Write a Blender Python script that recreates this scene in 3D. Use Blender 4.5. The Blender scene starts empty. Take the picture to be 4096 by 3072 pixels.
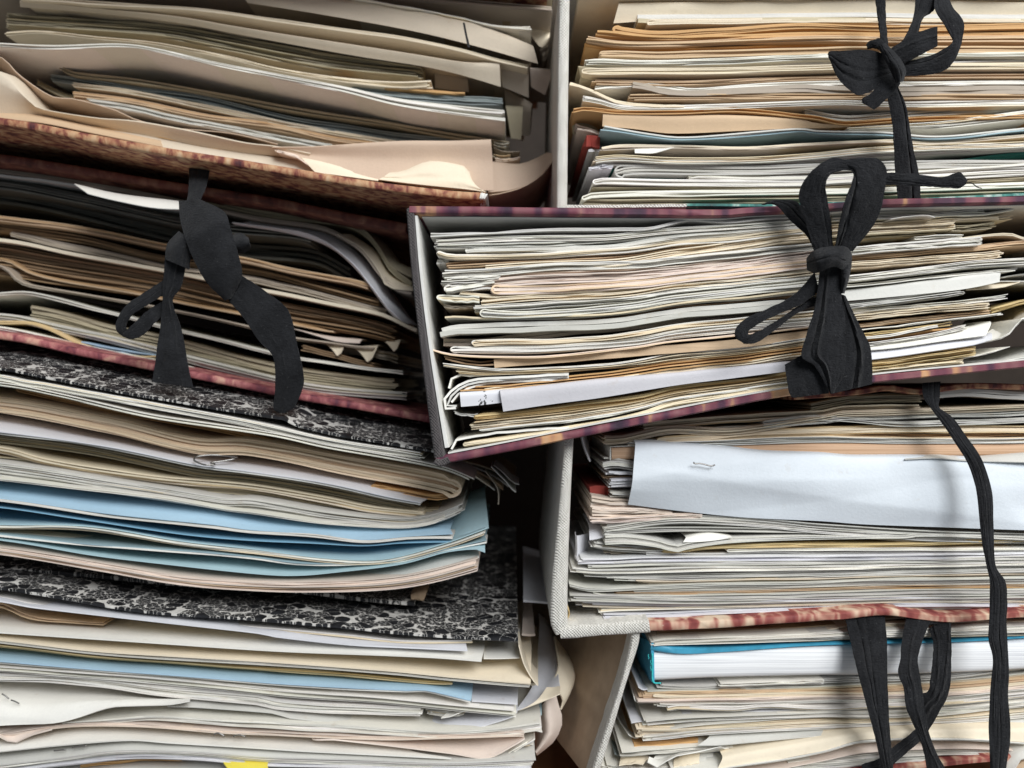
import bpy, math, random
import numpy as np
from mathutils import Vector

random.seed(7)
rng = np.random.default_rng(11)
scene = bpy.context.scene
col = scene.collection

# ------------------------------------------------------------------ camera, world, lamps, exposure
D0 = 0.33                                   # camera to the front of the centre portfolio
LENS = 28.98
WF = 36.0 / LENS
cam_d = bpy.data.cameras.new("camera")
cam_d.lens = LENS; cam_d.sensor_width = 36.0
cam_d.clip_start = 0.01; cam_d.clip_end = 20
cam_d.dof.use_dof = True; cam_d.dof.focus_distance = D0 + 0.005; cam_d.dof.aperture_fstop = 8.5
cam = bpy.data.objects.new("camera", cam_d); col.objects.link(cam)
cam.location = (0, -D0, 0); cam.rotation_euler = (math.radians(90), 0, 0)
scene.camera = cam

world = bpy.data.worlds.new("World"); scene.world = world; world.use_nodes = True
bg = world.node_tree.nodes["Background"]
bg.inputs[0].default_value = (0.86, 0.93, 1.0, 1); bg.inputs[1].default_value = 0.21

def window_light(name, loc, target, sx, sy, power, colour):
    ld = bpy.data.lights.new(name, 'AREA'); ld.shape = 'RECTANGLE'; ld.size = sx; ld.size_y = sy
    ld.energy = power; ld.color = colour
    o = bpy.data.objects.new(name, ld); col.objects.link(o)
    o.location = loc
    o.rotation_euler = (Vector(target) - Vector(loc)).to_track_quat('-Z', 'Y').to_euler()
    return o
window_light("window_light", (0.66, -0.80, 0.84), (0.05, 0.03, -0.05), 0.95, 1.0, 14.0, (1.0, 0.985, 0.95))
window_light("window_light", (0.38, -1.15, 0.70), (-0.08, 0.03, -0.16), 0.5, 0.5, 12.5, (0.95, 0.975, 1.0))

scene.view_settings.view_transform = 'Standard'
scene.view_settings.look = 'None'
scene.view_settings.exposure = 0.12
scene.view_settings.gamma = 1.0
scene.render.engine = 'CYCLES'
scene.cycles.use_denoising = True
scene.cycles.max_bounces = 8
scene.cycles.diffuse_bounces = 6
scene.cycles.caustics_reflective = False
scene.cycles.caustics_refractive = False

# ------------------------------------------------------------------ tracing frames (crop origin and scale, photograph pixels)
FR = {1: (0, 0, 1150/2120), 2: (1100, 0, 1150/2120), 3: (2150, 0, 1050/1936), 4: (3050, 0, 1046/1928),
      5: (0, 600, 1000/1508), 6: (900, 700, 1100/1521), 7: (1600, 780, 1300/1926), 8: (2800, 600, 1296/1955),
      9: (0, 1400, 1150/1908), 10: (1000, 1600, 1300/2157), 11: (0, 2250, 1150/2212), 12: (1100, 2250, 1300/2212),
      13: (2150, 1600, 1150/1908), 14: (3050, 1450, 1046/1653), 15: (2300, 2350, 1000/2212), 16: (3150, 2350, 946/2174),
      17: (2700, 800, 700/1366), 18: (3400, 800, 696/1358), 0: (0, 0, 4096/2212)}

def path(s, ext=True):
    pts = []
    for seg in s.split('|'):
        v = [float(a) for a in seg.split()]
        x0, y0, k = FR[int(v[0])]
        new = [((x0 + v[i]*k)/4, (y0 + v[i+1]*k)/4) for i in range(1, len(v), 2)]
        if ext and pts:                       # crops overlap: never run backwards at a seam
            while len(new) > 1 and new[0][0] < pts[-1][0]+8: new.pop(0)
        pts += new
    if ext:                                   # carry on beyond the picture's edge
        if pts[0][0] < 2 and pts[0][0] > -30:
            (a, b), (c, d) = pts[0], pts[1]
            pts.insert(0, (-190., b + max(-.10, min(.10, (d-b)/(c-a+1e-6)))*(-190-a)))
        if pts[-1][0] > 1020 and pts[-1][0] < 1050:
            (a, b), (c, d) = pts[-1], pts[-2]
            pts.append((1230., b + max(-.10, min(.10, (d-b)/(c-a-1e-6)))*(1230-a)))
    return np.array(pts, float)

def hz(s):                                    # size of one crop pixel in picture units
    return FR[int(s.split()[0])][2]/4

def dense(p, per=14):
    p = np.asarray(p, float)
    if len(p) < 3:
        t = np.linspace(0, 1, per*2)[:, None]
        return p[0]*(1-t) + p[-1]*t
    P = np.vstack([2*p[0]-p[1], p, 2*p[-1]-p[-2]])
    out = []
    for i in range(1, len(P)-2):
        t = np.linspace(0, 1, per, endpoint=False)[:, None]
        a, b, c, d = P[i-1], P[i], P[i+1], P[i+2]
        m1, m2 = (c-a)/2, (d-b)/2
        # limit overshoot for very uneven spacing
        L = np.linalg.norm(c-b); 
        for m in (m1, m2):
            n = np.linalg.norm(m)
            if n > 1.2*L: m *= 1.2*L/n
        out.append((2*t**3-3*t**2+1)*b + (t**3-2*t**2+t)*m1 + (-2*t**3+3*t**2)*c + (t**3-t**2)*m2)
    out.append(p[-1][None])
    return np.vstack(out)

def resample(p, n, pre=True):
    q = dense(p) if pre else np.asarray(p, float)
    s = np.concatenate([[0], np.cumsum(np.linalg.norm(np.diff(q[:, :2], axis=0), axis=1))])
    t = np.linspace(0, s[-1], n)
    return np.stack([np.interp(t, s, q[:, k]) for k in range(q.shape[1])], 1)

def length(p):
    return np.linalg.norm(np.diff(np.asarray(p)[:, :2], axis=0), axis=1).sum()

def P3(uv, y):
    uv = np.asarray(uv, float); y = np.broadcast_to(np.asarray(y, float), uv.shape[:-1])
    d = y + D0
    return np.stack([(uv[..., 0]-512)/1024*WF*d, y, -(uv[..., 1]-384)/1024*WF*d], -1)

def wob(n, amp, lo=1, hi=5):
    t = np.linspace(0, 1, n); r = np.zeros(n)
    for k in range(lo, hi+1):
        r += math.sin(1)*rng.normal()*np.sin(2*np.pi*(k*t*rng.uniform(.6, 1.3)+rng.random()))/k**.7
    return r*amp

# ------------------------------------------------------------------ mesh building
def grid_mesh(name, P, t, sharp=0.75):
    """A closed sheet: grid P (M,N,3) thickened by t (scalar or (M,N))."""
    P = np.asarray(P, float); M, N, _ = P.shape
    dm = np.gradient(P, axis=0); dn = np.gradient(P, axis=1)
    nr = np.cross(dm, dn); nr /= np.linalg.norm(nr, axis=-1, keepdims=True) + 1e-12
    t = np.broadcast_to(np.asarray(t, float), (M, N))[..., None]/2
    V = np.concatenate([(P+nr*t).reshape(-1, 3), (P-nr*t).reshape(-1, 3)])
    idx = np.arange(M*N).reshape(M, N); o = M*N
    a, b, c, d = idx[:-1, :-1].ravel(), idx[:-1, 1:].ravel(), idx[1:, 1:].ravel(), idx[1:, :-1].ravel()
    F = [np.stack([a, d, c, b], 1)[:, ::-1], np.stack([a+o, b+o, c+o, d+o], 1)[:, ::-1]]
    ring = np.concatenate([idx[0, :-1], idx[:-1, -1], idx[-1, :0:-1], idx[:0:-1, 0]])
    nx = np.roll(ring, -1)
    F.append(np.stack([ring, nx, nx+o, ring+o], 1)[:, ::-1])
    F = np.concatenate(F)
    me = bpy.data.meshes.new(name)
    me.vertices.add(len(V)); me.vertices.foreach_set("co", V.ravel())
    me.loops.add(F.size); me.loops.foreach_set("vertex_index", F.ravel().astype(np.int32))
    me.polygons.add(len(F)); me.polygons.foreach_set("loop_start", np.arange(0, F.size, 4, dtype=np.int32))
    me.polygons.foreach_set("use_smooth", np.ones(len(F), bool))
    me.update(calc_edges=True)
    me.set_sharp_from_angle(angle=sharp)
    return me

def mesh_obj(name, me, mat, parent=None, loc=None, color=None):
    me.materials.append(mat)
    o = bpy.data.objects.new(name, me); col.objects.link(o)
    if parent is not None: o.parent = parent
    if loc is not None: o.location = loc
    if color is not None: o.color = (*color, 1)
    return o

def empty(name, loc=(0, 0, 0), parent=None):
    o = bpy.data.objects.new(name, None); o.empty_display_size = .01
    col.objects.link(o); o.location = loc
    if parent is not None: o.parent = parent
    return o

def tag(o, label=None, cat=None, group=None, kind=None):
    if label: o["label"] = label
    if cat: o["category"] = cat
    if group: o["group"] = group
    if kind: o["kind"] = kind
    return o

def tube_mesh(name, pts, r, seg=6):
    pts = np.asarray(pts, float); n = len(pts)
    T = np.gradient(pts, axis=0); T /= np.linalg.norm(T, axis=1, keepdims=True)+1e-12
    ref = np.array([0.13, 1, 0.17]); A = np.cross(T, ref); A /= np.linalg.norm(A, axis=1, keepdims=True)+1e-12
    Bv = np.cross(T, A); r = np.broadcast_to(r, (n,))
    ang = np.linspace(0, 2*np.pi, seg, endpoint=False)
    V = (pts[:, None] + r[:, None, None]*(np.cos(ang)[None, :, None]*A[:, None]+np.sin(ang)[None, :, None]*Bv[:, None])).reshape(-1, 3)
    F = []
    for i in range(n-1):
        for k in range(seg):
            k2 = (k+1) % seg
            F.append((i*seg+k, i*seg+k2, (i+1)*seg+k2, (i+1)*seg+k))
    F.append(tuple(range(seg))[::-1]); F.append(tuple((n-1)*seg+k for k in range(seg)))
    me = bpy.data.meshes.new(name); me.from_pydata(V.tolist(), [], F); me.update()
    for p in me.polygons: p.use_smooth = True
    return me

# ------------------------------------------------------------------ materials
class NT:
    def __init__(s, name):
        s.m = bpy.data.materials.new(name); s.m.use_nodes = True; s.t = s.m.node_tree
        s.b = s.t.nodes["Principled BSDF"]; s.out = s.t.nodes["Material Output"]
        s.co = s.n('ShaderNodeTexCoord').outputs['Object']
    def n(s, typ, **kw):
        x = s.t.nodes.new(typ)
        for k, v in kw.items():
            if hasattr(x, k): setattr(x, k, v)
        return x
    def l(s, a, b): s.t.links.new(a, b)
    def inp(s, node, key, v):
        if hasattr(v, 'is_output'): s.l(v, node.inputs[key])
        else: node.inputs[key].default_value = v
    def mapping(s, scale=(1, 1, 1), rot=(0, 0, 0), src=None):
        x = s.n('ShaderNodeMapping'); s.l(src or s.co, x.inputs[0])
        x.inputs['Scale'].default_value = scale; x.inputs['Rotation'].default_value = rot
        return x.outputs[0]
    def noise(s, scale, detail=2, rough=.5, vec=None, dist=0):
        x = s.n('ShaderNodeTexNoise'); s.l(vec or s.co, x.inputs['Vector'])
        x.inputs['Scale'].default_value = scale; x.inputs['Detail'].default_value = detail
        x.inputs['Roughness'].default_value = rough; x.inputs['Distortion'].default_value = dist
        return x
    def ramp(s, fac, stops, interp='LINEAR'):
        x = s.n('ShaderNodeValToRGB'); s.l(fac, x.inputs[0]); x.color_ramp.interpolation = interp
        e = x.color_ramp.elements
        while len(e) < len(stops): e.new(.5)
        for q, (p, c) in zip(e, stops):
            q.position = p; q.color = (*c, 1) if len(c) == 3 else c
        return x.outputs[0]
    def math(s, op, a, b=0.0):
        x = s.n('ShaderNodeMath'); x.operation = op; s.inp(x, 0, a); s.inp(x, 1, b); return x.outputs[0]
    def mix(s, fac, a, b, mode='MIX'):
        x = s.n('ShaderNodeMix'); x.data_type = 'RGBA'; x.blend_type = mode
        s.inp(x, 0, fac); s.inp(x, 6, a); s.inp(x, 7, b); return x.outputs[2]
    def bump(s, h, strength, dist):
        x = s.n('ShaderNodeBump'); s.inp(x, 'Height', h)
        x.inputs['Strength'].default_value = strength; x.inputs['Distance'].default_value = dist
        s.l(x.outputs[0], s.b.inputs['Normal']); return x
    def base(s, c, rough=.8, spec=.2):
        s.inp(s.b, 'Base Color', c); s.inp(s.b, 'Roughness', rough); s.b.inputs['Specular IOR Level'].default_value = spec

def paper_material(name="paper", leaves=True):
    t = NT(name)
    oi = t.n('ShaderNodeObjectInfo')
    big = t.noise(38, 3, .6); fine = t.noise(900, 3, .6)
    lines = t.noise(1, 2, .6, t.mapping((22, 60, 2600)))          # leaves within one edge
    v = t.math('ADD', t.math('MULTIPLY', big.outputs[0], .22), .89)
    v = t.math('ADD', v, t.math('MULTIPLY', t.math('SUBTRACT', fine.outputs[0], .5), .10))
    geo = t.n('ShaderNodeNewGeometry')
    sep = t.n('ShaderNodeSeparateXYZ'); t.l(geo.outputs['True Normal'], sep.inputs[0])
    edge = t.math('POWER', t.math('ABSOLUTE', sep.outputs[1]), 4.0)
    lv = t.math('MULTIPLY', t.math('MULTIPLY', t.math('SUBTRACT', lines.outputs[0], .5), .55), edge)
    if leaves: v = t.math('ADD', v, lv)
    hsv = t.n('ShaderNodeHueSaturation'); t.l(oi.outputs['Color'], hsv.inputs['Color']); t.l(v, hsv.inputs['Value'])
    spots = t.ramp(t.noise(120, 4, .7).outputs[0], [(.0, (0, 0, 0)), (.62, (0, 0, 0)), (.8, (1, 1, 1))])
    c = t.mix(t.math('MULTIPLY', spots, .28), hsv.outputs[0], (.42, .30, .16, 1))
    t.base(c, .78, .25)
    t.bump(t.math('ADD', fine.outputs[0], t.math('MULTIPLY', big.outputs[0], 2.0)), .25, .0004)
    return t.m

def gloss_paper_material():
    t = NT("chipped_lacquered_paper")
    oi = t.n('ShaderNodeObjectInfo')
    n = t.noise(260, 4, .7); 
    chips = t.ramp(n.outputs[0], [(0, (0, 0, 0)), (.61, (0, 0, 0)), (.63, (1, 1, 1))])
    t.base(t.mix(chips, oi.outputs['Color'], (.06, .06, .06, 1)), .42, .4)
    return t.m

def pages_material(name, c1, c2, scale=2400):
    t = NT(name)
    n = t.noise(1, 2, .6, t.mapping((14, 14, scale)))
    t.base(t.ramp(n.outputs[0], [(.3, c2), (.55, c1), (1, c1)]), .8, .2)
    t.bump(n.outputs[0], .35, .0004)
    return t.m

def linen_material(name, light, dark, k=2*math.pi/.00125):
    t = NT(name)
    sep = t.n('ShaderNodeSeparateXYZ'); 
    nz = t.noise(300, 2, .5); 
    add = t.n('ShaderNodeVectorMath', operation='SCALE'); t.l(nz.outputs['Color'], add.inputs[0]); add.inputs['Scale'].default_value = .0007
    add2 = t.n('ShaderNodeVectorMath', operation='ADD'); t.l(t.co, add2.inputs[0]); t.l(add.outputs[0], add2.inputs[1])
    t.l(add2.outputs[0], sep.inputs[0])
    a = t.math('SINE', t.math('MULTIPLY', t.math('ADD', sep.outputs[0], sep.outputs[1]), k))
    b = t.math('SINE', t.math('MULTIPLY', sep.outputs[2], k))
    w = t.math('MULTIPLY', a, b)
    slub = t.noise(1, 3, .6, t.mapping((900, 900, 180)))
    f = t.math('ADD', t.math('MULTIPLY', w, .32), t.math('ADD', t.math('MULTIPLY', slub.outputs[0], .9), .05))
    t.base(t.ramp(f, [(.1, dark), (.8, light)]), .9, .1)
    t.bump(f, .9, .0006)
    t.b.inputs['Sheen Weight'].default_value = .15
    return t.m

def marble_red(name, stops, scale=150, rot=.5, stretch=(1, 1, .55), det=4, dis=.6):
    t = NT(name)
    n = t.noise(scale, det, .55, t.mapping(stretch, (0, rot, 0)), dist=dis)
    c = t.ramp(n.outputs[0], stops)
    wear = t.noise(420, 5, .75)
    wf = t.ramp(wear.outputs[0], [(0, (0, 0, 0)), (.66, (0, 0, 0)), (.74, (1, 1, 1))])
    t.base(t.mix(t.math('MULTIPLY', wf, .6), c, (.55, .42, .32, 1)), .62, .3)
    t.bump(wear.outputs[0], .4, .0005)
    return t.m

def marble_black():
    t = NT("black_marbled_paper")
    dn = t.noise(1500, 2, .6)
    sc = t.n('ShaderNodeVectorMath', operation='SCALE'); t.l(dn.outputs['Color'], sc.inputs[0]); sc.inputs['Scale'].default_value = .0008
    ad = t.n('ShaderNodeVectorMath', operation='ADD'); t.l(t.co, ad.inputs[0]); t.l(sc.outputs[0], ad.inputs[1])
    def cells(scale, feat):
        v = t.n('ShaderNodeTexVoronoi'); v.voronoi_dimensions = '2D'; v.feature = feat
        t.l(ad.outputs[0], v.inputs['Vector']); v.inputs['Scale'].default_value = scale
        return v
    region = t.noise(90, 2, .5).outputs[0]
    r = t.math('SUBTRACT', 1.02, t.math('MULTIPLY', region, .66))   # blots shrink where the white ground opens
    def white_of(scale, line):
        e = t.math('LESS_THAN', cells(scale, 'DISTANCE_TO_EDGE').outputs['Distance'], line)
        g = t.math('GREATER_THAN', cells(scale, 'F1').outputs['Distance'], r)
        return t.math('MAXIMUM', e, g)
    wb, ws = white_of(175, .012), white_of(430, .032)
    sep = t.n('ShaderNodeSeparateColor'); t.l(cells(175, 'F1').outputs['Color'], sep.inputs[0])
    sub = t.math('GREATER_THAN', sep.outputs[0], .30)             # which large blots are broken into small ones
    white_m = t.math('MAXIMUM', wb, t.math('MULTIPLY', ws, sub))
    blk = t.ramp(t.noise(220, 2, .5).outputs[0], [(.3, (.005, .005, .006)), (.75, (.024, .025, .029))])
    white = t.ramp(t.noise(500, 3, .6).outputs[0], [(.3, (.46, .45, .43)), (.7, (.68, .66, .62))])
    t.base(t.mix(white_m, blk, white), .5, .4)
    t.bump(t.noise(900, 3, .6).outputs[0], .25, .0003)
    return t.m

def cloth_ribbon():
    t = NT("black_cotton_tape")
    n = t.noise(1300, 3, .75); m = t.noise(110, 4, .65); w = t.noise(1, 2, .6, t.mapping((500, 500, 2400), (0, .25, 0)))
    h = t.math('ADD', t.math('MULTIPLY', w.outputs[0], .7), n.outputs[0])
    c = t.ramp(t.math('ADD', t.math('MULTIPLY', m.outputs[0], .45), t.math('MULTIPLY', h, .38)),
               [(.30, (.003, .003, .0035)), (.78, (.028, .029, .032))])
    lint = t.ramp(t.noise(1100, 2, .5).outputs[0], [(0, (0, 0, 0)), (.70, (0, 0, 0)), (.76, (1, 1, 1))])
    t.base(t.mix(t.math('MULTIPLY', lint, .4), c, (.13, .13, .13, 1)), 1.0, .03)
    t.b.inputs['Sheen Weight'].default_value = .10; t.b.inputs['Sheen Roughness'].default_value = .5
    t.bump(h, .9, .0005)
    return t.m

def simple(name, c, rough=.8, spec=.2, var=.15, scale=120, bump=.2):
    t = NT(name)
    n = t.noise(scale, 4, .65)
    lo = tuple(x*(1-var) for x in c); hi = tuple(min(1, x*(1+var)) for x in c)
    t.base(t.ramp(n.outputs[0], [(.3, lo), (.7, hi)]), rough, spec)
    t.bump(n.outputs[0], bump, .0005)
    return t.m

M_PAPER = paper_material()
M_SHEET = paper_material("paper_face", False)
M_GLOSS = gloss_paper_material()
M_LINEN = linen_material("natural_linen", (.80, .78, .73), (.42, .40, .35))
M_CHAR = linen_material("charcoal_cloth", (.105, .095, .095), (.035, .032, .034))
M_REDA = marble_red("orange_red_marbled_paper", [(.30, (.07, .025, .03)), (.42, (.20, .06, .045)), (.50, (.38, .18, .10)), (.60, (.52, .32, .18)), (.8, (.60, .46, .32))], 210, .5, (1, 1, .55), 5, .4)
M_REDB = marble_red("pink_marbled_paper", [(.28, (.10, .03, .05)), (.42, (.24, .065, .075)), (.55, (.42, .15, .15)), (.68, (.62, .34, .26)), (.85, (.70, .55, .42))], 170)
M_DARKB = marble_red("maroon_marbled_paper", [(.28, (.04, .015, .015)), (.5, (.14, .045, .035)), (.68, (.24, .12, .08)), (.85, (.3, .2, .14))], 140)
M_PURP = marble_red("purple_orange_marbled_paper", [(.30, (.035, .018, .035)), (.43, (.075, .026, .05)), (.51, (.17, .05, .07)), (.60, (.22, .09, .10)), (.67, (.52, .28, .14)), (.8, (.60, .42, .28))], 120, .12, (1, .35, .10), 1.5, .15)
M_REDG = marble_red("red_cream_marbled_paper", [(.32, (.17, .035, .035)), (.45, (.29, .085, .07)), (.52, (.47, .26, .19)), (.60, (.62, .47, .34)), (.85, (.66, .55, .43))], 150, .7, (1, .5, .3), 2, .3)
M_GREEN = marble_red("green_marbled_paper", [(.3, (.03, .06, .07)), (.5, (.05, .22, .19)), (.62, (.45, .55, .5)), (.8, (.6, .6, .55))], 150)
M_BLACK = marble_black()
M_TAPE = cloth_ribbon()
M_LINER = simple("white_lining_paper", (.66, .66, .63), .8, .2, .08)
M_TANBOARD = simple("brown_cloth_board", (.35, .26, .18), .85, .15, .18, 60)
M_KRAFT = simple("raw_brown_board", (.33, .24, .16), .9, .1, .2, 200)
M_BLUECOV = simple("blue_book_cloth", (.055, .31, .47), .45, .4, .2, 150)
M_TURQ = simple("turquoise_thread", (.05, .50, .50), .8, .2, .2, 600)
M_STEEL = simple("steel_wire", (.30, .29, .28), .35, .6, .1); M_STEEL.node_tree.nodes["Principled BSDF"].inputs['Metallic'].default_value = .9
M_BOOKPAGES = pages_material("white_book_pages", (.84, .85, .86), (.62, .63, .66), 1500)
M_TANPAGES = pages_material("tan_book_pages", (.62, .42, .28), (.46, .28, .17), 1700)
M_WOOD = simple("shelf_wood", (.27, .13, .065), .55, .35, .25, 40)
M_DARKWOOD = simple("dark_shelf_back", (.035, .027, .022), .8, .2, .2, 40)
M_INK = simple("black_ink", (.02, .02, .02), .7, .2, .1)

PAL = {'W': ((.79, .775, .725), 'white'), 'G': ((.62, .615, .58), 'grey-white'), 'C': ((.78, .69, .54), 'cream'),
       'Y': ((.66, .52, .28), 'ochre yellow'), 'T': ((.60, .44, .29), 'tan'), 'O': ((.60, .37, .17), 'orange-brown'), 'H': ((.80, .64, .46), 'peach'), 'J': ((.56, .43, .33), 'pinkish tan'), 'U': ((.62, .54, .43), 'beige'),
       'P': ((.78, .67, .59), 'pale pink'), 'L': ((.69, .695, .735), 'cool white'), 'V': ((.44, .39, .28), 'olive grey'),
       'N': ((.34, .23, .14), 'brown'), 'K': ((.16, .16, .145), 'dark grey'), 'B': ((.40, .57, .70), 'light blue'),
       'D': ((.23, .44, .60), 'bright blue'), 'E': ((.30, .42, .47), 'teal'), 'S': ((.23, .265, .27), 'slate grey'),
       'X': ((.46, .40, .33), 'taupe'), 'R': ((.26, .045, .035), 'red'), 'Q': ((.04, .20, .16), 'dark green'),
       'M': ((.42, .58, .63), 'pale turquoise')}

# ------------------------------------------------------------------ papers
LAYERS = []                                   # (object, words, stack, height in picture) -> labels at the end
def slab_grid(uv, y, depth, tilt=0., jy=.0005):
    """A sheet whose front edge runs along uv at depth y and which reaches back by depth."""
    N = len(uv)
    yy = y + wob(N, jy*.9, 1, 9)
    A = P3(uv, yy)
    rows = []
    for s in (0, .018, depth):
        q = A.copy(); q[:, 1] += s; q[:, 2] += tilt*s
        rows.append(q)
    return np.array(rows)

YOFF = {'A': .012, 'B': .028}
def px(t, y): return t/1024*WF*(y+D0)

def bundle(stack, s, h, n=1, c='W', y=.05, tilt=0., depth=.12, fold=None, jl=2.5, jr=2.5, jy=.0007, fill=.97,
           name=None, label=None, cat=None, wav=1.0, ext=True, kind=None):
    y = y + YOFF.get(stack, 0)
    if stack == 'C': tilt = min(tilt, .04)
    if stack == 'D': tilt = min(tilt, .015)   # lies flat under its cover
    k = hz(s); p = dense(path(s, ext))
    L = length(p); N = int(max(8, min(76, L/9)))
    q = resample(p, N, False)
    h = np.atleast_1d(np.asarray(h, float))*k
    H = np.interp(np.linspace(0, 1, N), np.linspace(0, 1, len(h)), h) if len(h) > 1 else np.full(N, h[0])
    base_w = wob(N, .35*wav, 2, 7)
    q = q.copy(); q[:, 1] += base_w
    colr = np.array(PAL[c][0])
    loc = P3(np.array([q[:, 0].mean(), (q[:, 1]+H).mean()]), y); loc = tuple(float(a) for a in loc)
    meshes = []
    def cut(off, thick, yy, uL, uR):
        m = q.copy(); tm = min(2., thick.mean())
        m[:, 1] += off + wob(N, .13*tm, 2, 9)
        if n > 1:
            xx = np.linspace(0, L, N)
            for _ in range(2): m[:, 1] += rng.normal()*.30*tm*np.exp(-((xx-rng.random()*L)/rng.uniform(10, 40))**2)
            m[:, 1] += rng.normal()*.55*tm*np.exp(-xx/9) + rng.normal()*.55*tm*np.exp(-(L-xx)/9)
        lo, hi = q[0, 0]+uL, q[-1, 0]-uR
        mm = resample(m, N, False)
        if hi-lo > 4 and (uL or uR):
            # trim the ends
            sarr = np.linspace(0, 1, N); f0 = min(.4, uL/max(1., L)); f1 = max(.6, 1-uR/max(1., L))
            tt = f0 + (f1-f0)*sarr
            mm = np.stack([np.interp(tt, sarr, mm[:, 0]), np.interp(tt, sarr, mm[:, 1])], 1)
            thick = np.interp(tt, sarr, thick)
        return mm, thick
    if fold:
        half = max(1, n//2)
        for i in range(half):
            a = H*(i+.5)/(2*half); b = H-a
            th = H/(2*half)*fill
            yy = y + abs(rng.normal())*jy
            ma, ta = cut(a, th, yy, 0, 0); mb, tb = cut(b, th, yy, 0, 0)
            if fold == 'R': ma, mb, ta, tb = ma[::-1], mb[::-1], ta[::-1], tb[::-1]
            sh = (i*.35+rng.random()*.4)
            r = (mb[0, 1]-ma[0, 1])/2; cx = ma[0, 0]; cy = (ma[0, 1]+mb[0, 1])/2
            sg = 1 if fold == 'L' else -1
            ang = np.linspace(-math.pi/2, math.pi/2, 9)
            arc = np.stack([cx + sg*(r*1.3+sh) - sg*np.cos(ang)*r*1.3, cy+np.sin(ang)*r], 1)
            keepa = sg*(ma[:, 0]-arc[0, 0]) > .8; keepb = sg*(mb[:, 0]-arc[0, 0]) > .8
            uv = np.vstack([ma[keepa][::-1], arc, mb[keepb]])
            tt = np.concatenate([ta[keepa][::-1], np.full(9, ta[0]), tb[keepb]])
            G = slab_grid(uv, yy, depth, tilt, jy) - np.array(loc)
            meshes.append(grid_mesh("sheet", G, px(tt, yy)[None, :]))
    else:
        if n >= 3:                            # as many leaves as the edge can show
            n = int(max(n, min(n*1.7, H.mean()/.62)))
        for i in range(n):
            th = H/n*(fill if n > 1 else 1.0)*(rng.uniform(.86, 1.06) if n > 1 else 1.0)
            yy = y + (rng.normal()*jy + (rng.random() < .16)*rng.uniform(.001, .003) - (rng.random() < .1)*.0008 if n > 1 else 0)
            m, th = cut(H*(i+.5)/n, th, yy, rng.random()*jl if n > 1 else 0, rng.random()*jr if n > 1 else 0)
            G = slab_grid(m, yy, depth, tilt, jy) - np.array(loc)
            meshes.append(grid_mesh("sheet", G, px(th, yy)[None, :]))
    if len(meshes) == 1:
        me = meshes[0]; o = mesh_obj(name or "paper_sheet", me, M_PAPER, None, loc, colr)
    else:
        o = empty(name or "paper_bundle", loc)
        for me in meshes:
            cc = np.clip(colr*rng.uniform(.80, 1.05)*np.array([1, rng.uniform(.975, 1.005), rng.uniform(.94, 1.01)]), 0, .84)
            if rng.random() < .05: cc = cc*np.array([.95, .84, .66])
            mesh_obj("sheet", me, M_PAPER, o, None, cc)
    words = PAL[c][1] + (' folded papers' if fold else (' paper bundle' if n > 1 else ' paper sheet'))
    if label: tag(o, label, cat or 'paper')
    else: LAYERS.append((o, words, stack, float(q[:, 1].mean()), cat or 'paper'))
    return o

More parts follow.
